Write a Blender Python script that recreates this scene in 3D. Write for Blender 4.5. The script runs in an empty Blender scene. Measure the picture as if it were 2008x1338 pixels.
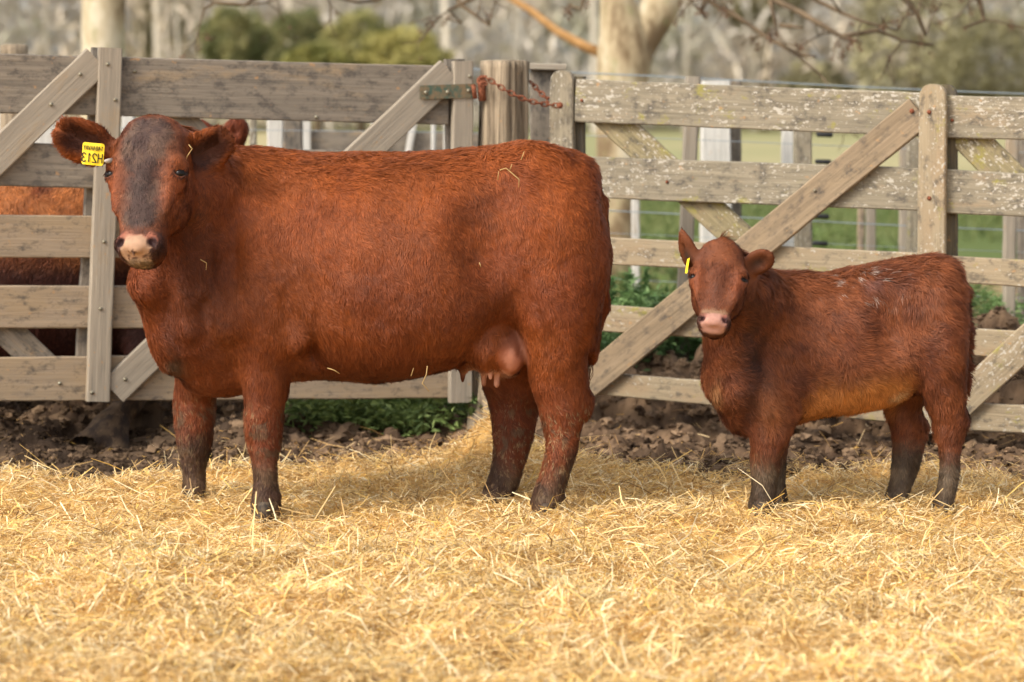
import bpy, math, random
import numpy as np
from mathutils import Vector, Matrix
random.seed(7); RNG = np.random.default_rng(11)
SC = bpy.context.scene; COL = SC.collection

# ------------------------------------------------------------------ camera, world, sun, exposure
F = 4950.0; CX, CY = 1004.0, 669.0; CAMH = 1.45; TH = math.atan(469.0 / F)
cd = bpy.data.cameras.new('camera'); cam = bpy.data.objects.new('camera', cd); COL.objects.link(cam)
cam.location = (0, 0, CAMH); cam.rotation_euler = (math.pi/2 - TH, 0, 0)
cd.sensor_width = 36; cd.lens = 36*F/2008; cd.clip_end = 2000; cd.clip_start = .1
cd.dof.use_dof = True; cd.dof.focus_distance = 8.75; cd.dof.aperture_fstop = 2.4
SC.camera = cam
W = bpy.data.worlds.new('World'); SC.world = W; W.use_nodes = True
wn = W.node_tree.nodes; wn.clear(); wl = W.node_tree.links
sun_dir = Vector((-.62, -.50, .72)).normalized()
el = math.asin(sun_dir.z); rot = math.atan2(sun_dir.x, sun_dir.y)
sky = wn.new('ShaderNodeTexSky'); sky.sky_type = 'NISHITA'; sky.sun_disc = False
sky.sun_elevation = el; sky.sun_rotation = rot; sky.dust_density = 3.0; sky.air_density = 1.0; sky.ozone_density = .6
hs = wn.new('ShaderNodeHueSaturation'); hs.inputs['Saturation'].default_value = .35
bg = wn.new('ShaderNodeBackground'); bg.inputs[1].default_value = .15
wo = wn.new('ShaderNodeOutputWorld')
wl.new(sky.outputs[0], hs.inputs['Color']); wl.new(hs.outputs[0], bg.inputs[0]); wl.new(bg.outputs[0], wo.inputs[0])
sd = bpy.data.lights.new('sun', 'SUN'); so = bpy.data.objects.new('sun', sd); COL.objects.link(so)
sd.energy = 1.3; sd.angle = math.radians(13); sd.color = (1, .91, .77)
so.rotation_euler = sun_dir.to_track_quat('Z', 'Y').to_euler()
SC.view_settings.view_transform = 'Standard'; SC.view_settings.look = 'None'
SC.view_settings.gamma = 1; SC.view_settings.exposure = 1.03
SC.render.engine = 'CYCLES'; SC.cycles.use_denoising = True
SC.cycles.max_bounces = 6; SC.cycles.diffuse_bounces = 3

# ------------------------------------------------------------------ blueprint helpers
ct, st = math.cos(TH), math.sin(TH)
def ray(px, py):
    a = (px-CX)/F; b = (CY-py)/F
    return np.array([a, ct + b*st, -st + b*ct])
def up(px, py, Y):
    d = ray(px, py); t = Y/d[1]
    return np.array([d[0]*t, Y, CAMH + d[2]*t])
class Plane:                         # a vertical plane through two plan points
    def __init__(s, A, B):
        s.A = np.array(A[:2], float); e = np.array(B[:2], float) - s.A; s.e = e/np.linalg.norm(e)
        s.n = np.array([s.e[1], -s.e[0]])          # towards the camera
        if s.n[1] > 0: s.n = -s.n
    def at(s, px, py, off=0.0):      # off metres in front of the plane
        d = ray(px, py); c = s.n @ s.A + off
        t = c/(s.n @ d[:2]); return np.array([d[0]*t, d[1]*t, CAMH + d[2]*t])
def lin(r, g, b):
    f = lambda c: (c/255/12.92) if c/255 <= .04045 else ((c/255+.055)/1.055)**2.4
    return np.array([f(r), f(g), f(b)])

# ------------------------------------------------------------------ noise
def _h(i, j, k, s):
    h = (i*374761393 + j*668265263 + k*1274126177 + s*974711) & 0xffffffff
    h = ((h ^ (h >> 13))*1274126177) & 0xffffffff
    h = ((h ^ (h >> 16))*2246822519) & 0xffffffff
    return ((h ^ (h >> 15)) & 0xffffff)/float(0xffffff)
def vn(P, sc=1.0, seed=0):           # value noise 0..1
    Q = np.asarray(P, dtype=np.float64)*sc + 1000.0
    I = np.floor(Q).astype(np.int64); f = Q-I; u = f*f*(3-2*f)
    i, j, k = I[..., 0], I[..., 1], I[..., 2]
    r = 0
    for a in (0, 1):
        wa = u[..., 0] if a else 1-u[..., 0]
        for b in (0, 1):
            wb = u[..., 1] if b else 1-u[..., 1]
            for c in (0, 1):
                wc = u[..., 2] if c else 1-u[..., 2]
                r = r + wa*wb*wc*_h(i+a, j+b, k+c, seed)
    return r
def fbm(P, sc=1.0, seed=0, o=4):
    r = 0; a = .5; t = 0
    for q in range(o):
        r = r + a*vn(P, sc*2**q, seed+q*17); t += a; a *= .5
    return r/t
def clods(x, y, sc, seed, fill=.75):
    X = x*sc+500; Y_ = y*sc+500; ix = np.floor(X).astype(np.int64); iy = np.floor(Y_).astype(np.int64); best = np.zeros_like(X)
    for a in (-1, 0, 1):
        for b in (-1, 0, 1):
            cx, cy = ix+a, iy+b; h1 = _h(cx, cy, 1, seed); h2 = _h(cx, cy, 2, seed); h3 = _h(cx, cy, 3, seed); h4 = _h(cx, cy, 4, seed)
            an = h4*6.28; dx = X-(cx+h1); dy = Y_-(cy+h2); u = dx*np.cos(an)+dy*np.sin(an); v = -dx*np.sin(an)+dy*np.cos(an)
            r_ = (.35+.5*h3); d = np.maximum(np.abs(u)*.8, np.hypot(u*.75, v*1.15))
            best = np.maximum(best, np.where(h4 < fill, np.sqrt(np.clip(1-(d/r_)**2, 0, 1))*r_*(.6+.6*h1), 0))
    return best
def sstep(a, b, x):
    t = np.clip((x-a)/(b-a), 0, 1); return t*t*(3-2*t)
def mix(a, b, t):
    t = np.asarray(t)[..., None]; return a*(1-t) + b*t

# ------------------------------------------------------------------ mesh helpers
def mesh(name, V, Fs, mat=None, parent=None, smooth=True, attrs=None, kind=None):
    """Fs: (n,3) or (n,4) int array, or a list of such arrays"""
    if not isinstance(Fs, list): Fs = [Fs]
    V = np.asarray(V, np.float32)
    me = bpy.data.meshes.new(name)
    me.vertices.add(len(V)); me.vertices.foreach_set('co', V.ravel())
    flat = np.concatenate([np.asarray(f, np.int32).ravel() for f in Fs])
    tot = np.concatenate([np.full(len(f), np.asarray(f).shape[1], np.int32) for f in Fs])
    me.loops.add(len(flat)); me.loops.foreach_set('vertex_index', flat)
    me.polygons.add(len(tot))
    me.polygons.foreach_set('loop_start', np.concatenate([[0], np.cumsum(tot)[:-1]]).astype(np.int32))
    me.polygons.foreach_set('loop_total', tot)
    me.polygons.foreach_set('use_smooth', np.full(len(tot), smooth, bool))
    me.update(calc_edges=True)
    for k, a in (attrs or {}).items():
        a = np.asarray(a, np.float32)
        if k == 'Col':
            at = me.attributes.new('Col', 'FLOAT_COLOR', 'POINT')
            c = np.ones((len(V), 4), np.float32); c[:, :3] = a; at.data.foreach_set('color', c.ravel())
        else:
            at = me.attributes.new(k, 'FLOAT_VECTOR', 'POINT'); at.data.foreach_set('vector', a.ravel())
    if mat: me.materials.append(mat)
    o = bpy.data.objects.new(name, me); COL.objects.link(o)
    if parent is not None: o.parent = parent
    if kind: o['kind'] = kind
    return o
def thing(name, label, cat, loc=(0, 0, 0), group=None):
    o = bpy.data.objects.new(name, None); COL.objects.link(o); o.location = loc
    o.empty_display_size = .1
    return tag(o, label, cat, group)
def tag(o, label, cat, group=None, kind=None):
    if label: o['label'] = label
    if cat: o['category'] = cat
    if group: o['group'] = group
    if kind: o['kind'] = kind
    return o
def hang(o, par):                    # parent while keeping the world place
    o.parent = par; o.matrix_parent_inverse = Matrix.Translation(-Vector(par.location)); return o
def tube_data(P, R, sides=8, wob=0.0, seed=0):
    P = np.asarray(P, float); R = np.asarray(R, float); n = len(P)
    T = np.gradient(P, axis=0); T /= np.linalg.norm(T, axis=1)[:, None]+1e-9
    ref = np.array([0.13, .97, .21]) if abs(T[0][1]) < .9 else np.array([1., .1, 0])
    V = []
    for i in range(n):
        a = np.cross(T[i], ref); a /= np.linalg.norm(a); b = np.cross(T[i], a)
        an = np.arange(sides)/sides*2*math.pi
        V.append(P[i] + R[i]*(np.cos(an)[:, None]*a + np.sin(an)[:, None]*b))
    V = np.concatenate(V)
    if wob:
        c = np.repeat(P, sides, 0); d = V-c
        V = c + d*(1 + wob*(fbm(V, 3/max(R.max(), .01)*.5, seed)-.5)[:, None]*2)
    q = []
    for i in range(n-1):
        for k in range(sides):
            q.append((i*sides+k, i*sides+(k+1) % sides, (i+1)*sides+(k+1) % sides, (i+1)*sides+k))
    V = np.concatenate([V, P[:1], P[-1:]]); a, b = len(V)-2, len(V)-1
    t = [(a, (k+1) % sides, k) for k in range(sides)] + [(b, (n-1)*sides+k, (n-1)*sides+(k+1) % sides) for k in range(sides)]
    return V, np.array(q), np.array(t)
class MB:
    def __init__(s): s.V = []; s.Q = []; s.T = []; s.n = 0; s.C = []
    def add(s, V, Q=None, T=None, col=None):
        s.V.append(np.asarray(V, float))
        if Q is not None and len(Q): s.Q.append(np.asarray(Q)+s.n)
        if T is not None and len(T): s.T.append(np.asarray(T)+s.n)
        if col is not None: s.C.append(np.broadcast_to(col, (len(V), 3)))
        s.n += len(V)
    def tube(s, P, R, sides=8, wob=0, seed=0, col=None): s.add(*tube_data(P, R, sides, wob, seed), col=col)
    def box(s, c, sz, M=None):
        v = np.array([[x, y, z] for x in (-.5, .5) for y in (-.5, .5) for z in (-.5, .5)])*np.array(sz)
        if M is not None: v = v @ np.array(M).T
        s.add(v+np.array(c), [(0, 1, 3, 2), (4, 6, 7, 5), (0, 4, 5, 1), (2, 3, 7, 6), (0, 2, 6, 4), (1, 5, 7, 3)])
    def build(s, name, mat, parent=None, smooth=True, kind=None):
        Fs = []
        if s.Q: Fs.append(np.concatenate(s.Q))
        if s.T: Fs.append(np.concatenate(s.T))
        at = {'Col': np.concatenate(s.C)} if s.C else None
        return mesh(name, np.concatenate(s.V), Fs, mat, parent, smooth, at, kind)

# ------------------------------------------------------------------ materials
def newmat(name, rough=.7, spec=.3):
    m = bpy.data.materials.new(name); m.use_nodes = True
    nt = m.node_tree; b = nt.nodes['Principled BSDF']
    b.inputs['Roughness'].default_value = rough; b.inputs['Specular IOR Level'].default_value = spec
    return m, nt, b
def N(nt, t, **k):
    n = nt.nodes.new(t)
    for a, v in k.items(): setattr(n, a, v)
    return n
def noise(nt, vec, scale, detail=4, rough=.55):
    n = N(nt, 'ShaderNodeTexNoise'); n.inputs['Scale'].default_value = scale
    n.inputs['Detail'].default_value = detail; n.inputs['Roughness'].default_value = rough
    if vec is not None: nt.links.new(vec, n.inputs['Vector'])
    return n.outputs['Fac']
def ramp(nt, fac, stops):
    r = N(nt, 'ShaderNodeValToRGB'); e = r.color_ramp.elements
    while len(e) < len(stops): e.new(.5)
    for q, (p, c) in zip(e, stops):
        q.position = p; q.color = (*c, 1) if len(c) == 3 else c
    nt.links.new(fac, r.inputs[0]); return r.outputs[0]
def mixc(nt, f, a, b, mode='MIX'):
    m = N(nt, 'ShaderNodeMix', data_type='RGBA', blend_type=mode)
    for s, v in ((0, f), (6, a), (7, b)):
        if isinstance(v, (int, float)): m.inputs[s].default_value = v
        elif isinstance(v, (tuple, list, np.ndarray)): m.inputs[s].default_value = (*[float(q) for q in v[:3]], 1)
        else: nt.links.new(v, m.inputs[s])
    return m.outputs[2]
def bump(nt, b, h, strength=.4, dist=.01):
    n = N(nt, 'ShaderNodeBump'); n.inputs['Strength'].default_value = strength; n.inputs['Distance'].default_value = dist
    nt.links.new(h, n.inputs['Height']); nt.links.new(n.outputs[0], b.inputs['Normal'])
def attr_mat(name, rough=.8, spec=.2, use_n=False, transl=0.0, bsc=None):
    m, nt, b = newmat(name, rough, spec)
    a = N(nt, 'ShaderNodeAttribute', attribute_name='Col')
    nt.links.new(a.outputs['Color'], b.inputs['Base Color'])
    nn = None
    if use_n:
        nn = N(nt, 'ShaderNodeAttribute', attribute_name='nrm').outputs['Vector']
        nt.links.new(nn, b.inputs['Normal'])
    if bsc:
        g = N(nt, 'ShaderNodeNewGeometry').outputs['Position']
        bump(nt, b, noise(nt, g, bsc, 6), .6, .01)
    if transl:
        t = N(nt, 'ShaderNodeBsdfTranslucent'); nt.links.new(a.outputs['Color'], t.inputs[0])
        mx = N(nt, 'ShaderNodeMixShader'); mx.inputs[0].default_value = transl
        nt.links.new(b.outputs[0], mx.inputs[1]); nt.links.new(t.outputs[0], mx.inputs[2])
        nt.links.new(mx.outputs[0], nt.nodes['Material Output'].inputs[0])
    return m
def plain(name, col, rough=.6, spec=.3, metal=0, nsc=None, col2=None):
    m, nt, b = newmat(name, rough, spec); b.inputs['Metallic'].default_value = metal
    if nsc:
        tc = N(nt, 'ShaderNodeTexCoord').outputs['Object']
        f = noise(nt, tc, nsc, 5, .65)
        c = ramp(nt, f, [(.4, tuple(col)), (.6, tuple(col2))]); nt.links.new(c, b.inputs['Base Color'])
        bump(nt, b, f, .4, .003)
    else: b.inputs['Base Color'].default_value = (*col, 1)
    return m
def wood(name, c1, c2, c3, fleck=0.0, fleckcol=(.46, .42, .35), warm=0.0, dark=0.0, moss=0.0, crack=.5):
    """weathered timber; local X runs along the board"""
    m, nt, b = newmat(name, .85, .15); L = nt.links
    tc = N(nt, 'ShaderNodeTexCoord').outputs['Object']
    oi = N(nt, 'ShaderNodeObjectInfo').outputs['Random']
    ad = N(nt, 'ShaderNodeVectorMath', operation='MULTIPLY_ADD'); cb = N(nt, 'ShaderNodeCombineXYZ')
    L.new(oi, cb.inputs[0]); L.new(oi, cb.inputs[1]); L.new(oi, cb.inputs[2])
    L.new(cb.outputs[0], ad.inputs[0]); ad.inputs[1].default_value = (37, 61, 83); L.new(tc, ad.inputs[2])
    v = ad.outputs[0]
    def sv(s):
        q = N(nt, 'ShaderNodeMapping'); q.inputs['Scale'].default_value = s; L.new(v, q.inputs[0]); return q.outputs[0]
    g = noise(nt, sv((2.2, 55, 55)), 1, 6, .65)
    g2 = noise(nt, sv((5, 160, 160)), 1, 3, .6)
    big = noise(nt, sv((1.6, 5, 5)), 1, 5, .6)
    col = ramp(nt, g, [(.3, tuple(c1)), (.5, tuple(c2)), (.72, tuple(c3))])
    col = mixc(nt, ramp(nt, g2, [(.34, (.45,)*3), (.44, (0, 0, 0))]), col, tuple(np.array(c1)*.6))
    col = mixc(nt, ramp(nt, big, [(.35, (0, 0, 0)), (.65, (.4,)*3)]), col, tuple(np.array(c2)*.75))
    if warm:   # dried mud film in blotches
        wm = noise(nt, sv((2.5, 7, 7)), 1.3, 6, .7)
        col = mixc(nt, ramp(nt, wm, [(.62-warm*.3, (0, 0, 0)), (.75-warm*.25, (.85,)*3)]), col, tuple(lin(162, 141, 113)*.88))
    if dark:
        dk = noise(nt, sv((14, 22, 22)), 1, 6, .75)
        col = mixc(nt, ramp(nt, dk, [(.52-dark*.1, (0, 0, 0)), (.66-dark*.1, (.75,)*3)]), col, (.075, .066, .058))
    sp = noise(nt, sv((26, 34, 34)), 1, 4, .6)      # ochre specks
    col = mixc(nt, ramp(nt, sp, [(.66, (0, 0, 0)), (.71, (.6,)*3)]), col, tuple(lin(175, 135, 92)))
    if fleck:
        fk = noise(nt, sv((52, 85, 85)), 1, 3, .6); fm = noise(nt, sv((3, 8, 8)), 1, 3, .6)
        mu = N(nt, 'ShaderNodeMath', operation='MULTIPLY_ADD'); L.new(fm, mu.inputs[0]); mu.inputs[1].default_value = .45; L.new(fk, mu.inputs[2])
        col = mixc(nt, ramp(nt, mu.outputs[0], [(.88-fleck*.14, (0, 0, 0)), (.91-fleck*.14, (.9,)*3)]), col, tuple(fleckcol))
    if moss:
        ms = noise(nt, sv((7, 10, 10)), 1, 5, .7)
        col = mixc(nt, ramp(nt, ms, [(.6-moss*.12, (0, 0, 0)), (.68-moss*.12, (.7,)*3)]), col, (.28, .25, .05))
    L.new(col, b.inputs['Base Color'])
    mh = N(nt, 'ShaderNodeMath', operation='ADD'); L.new(g, mh.inputs[0]); L.new(g2, mh.inputs[1])
    bump(nt, b, mh.outputs[0], crack, .006)
    return m

WG = wood('weathered grey wood', lin(108, 100, 90), lin(130, 120, 107), lin(148, 136, 120), warm=.2, dark=.35, crack=.3)
WG2 = wood('grey wood light', lin(132, 123, 110), lin(152, 141, 125), lin(168, 156, 138), warm=.2, dark=.0, crack=.3)
WM = wood('mud stained wood', lin(132, 117, 99), lin(154, 137, 116), lin(170, 151, 127), warm=.6, dark=.05, crack=.3)
WL = wood('lichened wood', lin(118, 110, 94), lin(140, 130, 111), lin(158, 147, 125), fleck=.36, warm=.15, dark=.12, moss=.05, crack=.35)
WLM = wood('lichened muddy wood', lin(136, 122, 100), lin(155, 140, 115), lin(172, 155, 127), fleck=.22, warm=.5, dark=.03, moss=.02, crack=.3)
WB = wood('brace wood', lin(116, 101, 82), lin(142, 124, 101), lin(162, 142, 116), fleck=.0, warm=.4, dark=.05, crack=.35)
WMOSS = wood('mossy lichened wood', lin(116, 106, 80), lin(142, 130, 100), lin(160, 146, 114), fleck=.35, warm=.2, dark=.1, moss=.35)
WP = wood('old cracked post wood', lin(74, 64, 54), lin(150, 134, 112), lin(186, 168, 142), warm=.1, crack=1.0)
WW = wood('whitewashed post wood', lin(176, 172, 164), lin(200, 196, 187), lin(215, 211, 203), warm=.1)
WD = wood('dark old wood', lin(70, 62, 50), lin(100, 90, 72), lin(120, 108, 86), moss=.3, dark=.3)
M_RUST = plain('rusty iron', lin(96, 52, 34), .8, .3, .3, 120, lin(150, 92, 66))
M_BOLT = plain('galvanised bolt', lin(150, 146, 128), .5, .4, .6, 90, lin(120, 110, 90))
M_GREEN = plain('green painted iron', lin(62, 84, 72), .5, .4, .1, 45, lin(120, 100, 74))
M_WIRE = plain('galvanised wire', lin(150, 160, 165), .5, .4, .5)
M_FUR = attr_mat('fur', .62, .22, use_n=True, transl=0.0)
M_HIDE = attr_mat('hide', .7, .25)
M_STRAW = attr_mat('straw', .55, .3, transl=.18)
M_GROUND = attr_mat('earth', .95, .1, bsc=70)
M_LEAF = attr_mat('leaves', .6, .25, transl=.25)
M_TWIG = attr_mat('twigs', .9, .1)
M_EYE = plain('dark eye', (.006, .004, .003), .3, .2)
M_HOOF = plain('muddy hoof horn', lin(52, 44, 38), .7, .3, 0, 60, lin(86, 72, 56))

# ------------------------------------------------------------------ ground
FA = up(0, 700, 10.30); FB = up(905, 700, 10.92); FC = up(1145, 700, 10.86); FD = up(2008, 700, 10.22)
PL = Plane(FA, FB); PR = Plane(FC, FD)
def edgeY(x):                        # where the straw bedding ends
    X = np.asarray(x, float)
    P = np.stack([X*1.0, X*0, X*0], -1)
    base = np.interp(X, [-2.2, -1.4, -.9, -.45, -.12, .1, .35, 1.1, 2.2], [9.62, 9.60, 9.95, 10.05, 10.3, 10.35, 9.85, 9.62, 9.75])
    return base + (fbm(P, 2.5, 3)-.5)*.5
FEET = [(-.862, 8.82), (-1.161, 9.15), (.118, 8.85), (-.067, 9.19), (.875, 8.86), (.948, 9.04), (1.512, 8.87), (1.366, 9.09)]
def gheight(x, y):
    P = np.stack([x, y, np.zeros_like(x)], -1)
    e = edgeY(x); m = sstep(-.05, .28, y-e)                 # 0 straw, 1 mud
    soft = np.exp(-((x+.58)/.34)**4)
    und = (fbm(P, 1.3, 5)-.5)*.09*(1-m) + (fbm(P*np.array([1, .7, 1]), 6, 8, 4)-.5)*.10*(1-m)
    tr = 1
    for fx, fy in FEET: tr = tr*(1-.9*np.exp(-((x-fx)**2+(y-fy)**2)/.13**2))
    und = und*tr-.012*(1-tr)
    crest = np.interp(x, [-3, -1.2, -.95, -.15, .12, .5, 1.6, 2.1, 3], [.10, .11, .02, .02, .12, .21, .22, .34, .36])
    near = np.interp(x, [-3, -.6, -.3, .3, 1.2, 2.1], [10.75, 10.75, 10.9, 11.2, 11.05, 10.75])
    rise = sstep(-.45, .25, y-near)*(1-sstep(.6, 3.2, y-near))
    wx = x+(fbm(P, 16, 23, 3)-.5)*.07; wy = y+(fbm(P, 16, 24, 3)-.5)*.07
    c1 = clods(wx, wy, 6.5, 3, .6); c2 = clods(wx, wy, 13, 4, .75); c3 = clods(wx*1.0, wy, 27, 5, .8)
    rg = fbm(P, 30, 29, 4)-.5; low = fbm(P, 3.2, 51, 2)
    mud = rise*crest*(.55+.9*low) + (c1*.075 + c2*.075 + c3*.042 + rg*.05)*(1-sstep(12.3, 14.5, y)*.8)*(1-.45*soft)*(.6+.7*low)*(1-.7*np.exp(-((x+1.68)/.22)**4)*(y < 10.75)) - .055
    heap = .17*np.exp(-((x+.06)/.13)**2-((y-10.1)/.22)**2)
    return und*(1-sstep(14, 20, y)) + m*mud*(1-sstep(16, 30, y)*.9) + heap
def axis(segs):
    out = [segs[0][0]]
    for a, b, h in segs:
        n = max(1, int(round((b-a)/h))); out += list(np.linspace(a, b, n+1)[1:])
    return np.array(out)
xs = axis([(-420, -60, 30), (-60, -8, 4), (-8, -3.2, .15), (-3.2, 3.2, .016), (3.2, 8, .15), (8, 60, 4), (60, 420, 30)])
ys = axis([(-40, 0, 5), (0, 5, .5), (5, 9.3, .03), (9.3, 11.6, .012), (11.6, 14, .04), (14, 30, .3), (30, 120, 3), (120, 900, 40)])
GX, GY = np.meshgrid(xs, ys, indexing='ij')
GZ = gheight(GX, GY)
GP = np.stack([GX, GY, GZ], -1).reshape(-1, 3)
nx, ny = len(xs), len(ys)
ii = np.arange(nx-1)[:, None]*ny + np.arange(ny-1)[None]
GF = np.stack([ii, ii+ny, ii+ny+1, ii+1], -1).reshape(-1, 4)
P = GP
e = edgeY(P[:, 0]); m = sstep(-.1, .12, P[:, 1]-e + (fbm(P, 9, 4)-.5)*.3)
c_straw = mix(lin(214, 174, 108), lin(168, 130, 78), sstep(.35, .7, fbm(P, 11, 6)))
c_mud = mix(lin(80, 63, 49), lin(130, 106, 83), sstep(.38, .66, fbm(P, 8, 9)))*(.45+1.1*fbm(P, 42, 10, 3))[:, None]
wet = sstep(.0, .5, -P[:, 0]-.9)*(1-sstep(10.6, 11.2, P[:, 1]))*.6 + .35*sstep(.52, .64, fbm(P, 4, 12))
c_mud = mix(c_mud, lin(60, 49, 40), np.clip(wet, 0, .8))
c = mix(c_straw, c_mud, m)
litter = mix(lin(170, 138, 106), lin(120, 112, 72), sstep(.4, .6, fbm(P, 2.2, 14)))
c = mix(c, litter, sstep(12.2, 14, P[:, 1]))
grass = mix(lin(88, 100, 54), lin(116, 120, 72), sstep(.35, .65, fbm(P*np.array([1, .3, 1]), .6, 15)))
c = mix(c, grass, sstep(19, 24, P[:, 1] + (fbm(P, .5, 16)-.5)*6))
field = mix(lin(140, 138, 98), lin(164, 152, 114), sstep(.35, .65, fbm(P*np.array([1, .3, 1]), .08, 18)))
c = mix(c, field, sstep(38, 60, P[:, 1]))
mesh('ground', GP, GF, M_GROUND, attrs={'Col': c}, kind='structure')

g = np.random.default_rng(77); b = MB()
def ico():
    t = (1+5**.5)/2; v = np.array([(-1, t, 0), (1, t, 0), (-1, -t, 0), (1, -t, 0), (0, -1, t), (0, 1, t), (0, -1, -t), (0, 1, -t), (t, 0, -1), (t, 0, 1), (-t, 0, -1), (-t, 0, 1)], float)
    f = [(0, 11, 5), (0, 5, 1), (0, 1, 7), (0, 7, 10), (0, 10, 11), (1, 5, 9), (5, 11, 4), (11, 10, 2), (10, 7, 6), (7, 1, 8), (3, 9, 4), (3, 4, 2), (3, 2, 6), (3, 6, 8), (3, 8, 9), (4, 9, 5), (2, 4, 11), (6, 2, 10), (8, 6, 7), (9, 8, 1)]
    v = list(v/np.linalg.norm(v[0])); nf = []; mid = {}
    def m_(a, b_):
        k = (min(a, b_), max(a, b_))
        if k not in mid: p = v[a]+v[b_]; v.append(p/np.linalg.norm(p)); mid[k] = len(v)-1
        return mid[k]
    for a, b_, c_ in f:
        x, y, z = m_(a, b_), m_(b_, c_), m_(c_, a); nf += [(a, x, z), (b_, y, x), (c_, z, y), (x, y, z)]
    return np.array(v), np.array(nf)
IV, IF = ico()
n = 17000; y = g.uniform(9.5, 12.0, n); x = g.uniform(-1, 1, n)*y*.26
k = (y-edgeY(x) > g.uniform(-.05, .35, n)) & (np.hypot((x+.04)/.25, (y-10.15)/.3) > 1); x, y = x[k], y[k]; n = len(x)
R = np.exp(g.normal(math.log(.0092), .55, n)).clip(.004, .040); zc = gheight(x, y)
sc = R[:, None]*g.uniform(.6, 1.3, (n, 3))*np.array([1.15, 1, .75]); a = g.uniform(0, 6.28, n)
VV = IV[None]*(1+.9*(g.random((n, len(IV), 1))-.5))+g.normal(0, .12, (n, len(IV), 3)); VV = VV*sc[:, None, :]
VX = VV[..., 0]*np.cos(a)[:, None]-VV[..., 1]*np.sin(a)[:, None]; VY = VV[..., 0]*np.sin(a)[:, None]+VV[..., 1]*np.cos(a)[:, None]
VV = np.stack([VX, VY, VV[..., 2]], -1)+np.stack([x, y, zc+R*.05], -1)[:, None, :]
cc = mix(lin(64, 50, 39), lin(142, 117, 92), g.random(n)**1.3)
dk = np.clip(1-np.abs(x+1.6)/1.0, 0, 1)[:, None]*.35; cc = cc*(1-dk)
b.add(VV.reshape(-1, 3), None, (IF[None]+np.arange(n)[:, None, None]*len(IV)).reshape(-1, 3), np.repeat(cc, len(IV), 0))
tag(b.build('soil_clods', M_GROUND, smooth=False), 'broken brown soil clods strewn over the churned mud bank', 'soil', kind='stuff')
# ------------------------------------------------------------------ straw bedding (too many to count)
def ribbons(C, D, L, Wd, bend, colr, seed=0):
    """each piece: 3 rows x 2 verts; C centre, D unit direction"""
    n = len(C); g = np.random.default_rng(seed)
    upv = np.tile([0, 0, 1.], (n, 1)) + g.normal(0, .55, (n, 3))
    S = np.cross(D, upv); S /= np.linalg.norm(S, axis=1)[:, None]+1e-9
    U = np.cross(S, D)
    B = U*(bend*L)[:, None] + S*(g.normal(0, .08, n)*L)[:, None]
    rows = []
    for t, w in ((-.5, .75), (0, 1.0), (.5, .6)):
        p = C + D*(t*L)[:, None] + B*(.25-t*t)*4*.5
        rows += [p-S*(Wd*w/2)[:, None], p+S*(Wd*w/2)[:, None]]
    V = np.stack(rows, 1).reshape(-1, 3)
    b = np.arange(n)[:, None]*6
    Fq = np.concatenate([b+np.array([0, 1, 3, 2]), b+np.array([2, 3, 5, 4])])
    return V, Fq, np.repeat(colr, 6, 0)
def straw_field(n, seed, rng_y, lens, wid, tilt, lift):
    g = np.random.default_rng(seed)
    y = g.uniform(*rng_y, n); hw = y*CX/F*1.18+.45
    x = g.uniform(-1, 1, n)*hw
    e = edgeY(x)+.08; Pq = np.stack([x, y, x*0], -1)
    dens = 1-sstep(-.12, .1, y-e+(fbm(Pq, 12, 31)-.5)*.25)
    heap = np.exp(-((x+.04)/.2)**2-((y-10.15)/.3)**2)
    keep = g.random(n) < np.clip(dens + .26*(1-sstep(.1, .9, y-e))*sstep(.4, .6, fbm(Pq, 5, 91)) + .02 + heap, 0, 1)
    x, y = x[keep], y[keep]; n = len(x); Pq = Pq[keep]
    L = np.exp(g.normal(math.log(lens), .5, n)).clip(.012, .26)
    az = (vn(Pq, 3.5, 201)-.5)*9 + g.normal(0, .75, n); tl = g.normal(0, tilt, n)
    D = np.stack([np.cos(az)*np.cos(tl), np.sin(az)*np.cos(tl), np.sin(tl)], -1)
    z = gheight(x, y) + g.random(n)*lift + np.abs(np.sin(tl))*L*.45
    C = np.stack([x, y, z], -1)
    pal = np.array([lin(240, 208, 146), lin(232, 192, 116), lin(248, 230, 186), lin(220, 186, 126), lin(192, 156, 102), lin(244, 206, 116), lin(150, 120, 80)])
    pr = np.array([.26, .16, .16, .18, .12, .06, .06]); colr = pal[g.choice(len(pal), n, p=pr)]
    patch = (.5*fbm(Pq, 2.2, 44)+.5*fbm(Pq*np.array([1, .6, 1]), 9, 45, 3))[:, None]
    colr = colr*(.80+.22*g.random((n, 1)))*(.70+.66*patch)
    muddy = sstep(0, .35, y-edgeY(x)); colr = mix(colr, colr*np.array([.62, .52, .42]), muddy*.9)
    W_ = wid*(.5+g.random(n)*.9)
    return ribbons(C, D, L, W_, g.normal(.05, .16, n), colr, seed+1)
parts = [straw_field(235000, 101, (5.9, 11.0), .026, .0034, .34, .026),
         straw_field(90000, 102, (5.9, 8.0), .024, .0032, .36, .026),
         straw_field(28000, 103, (5.9, 11.1), .060, .0036, .38, .035),
         straw_field(900, 104, (5.9, 11.1), .10, .0042, .30, .05)]
b = MB()
for V, Q, cc in parts: b.add(V, Q, None, cc)
o = b.build('straw_bedding', M_STRAW, smooth=False)
tag(o, 'loose golden straw bedding spread over the yard', 'straw', kind='stuff')

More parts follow.
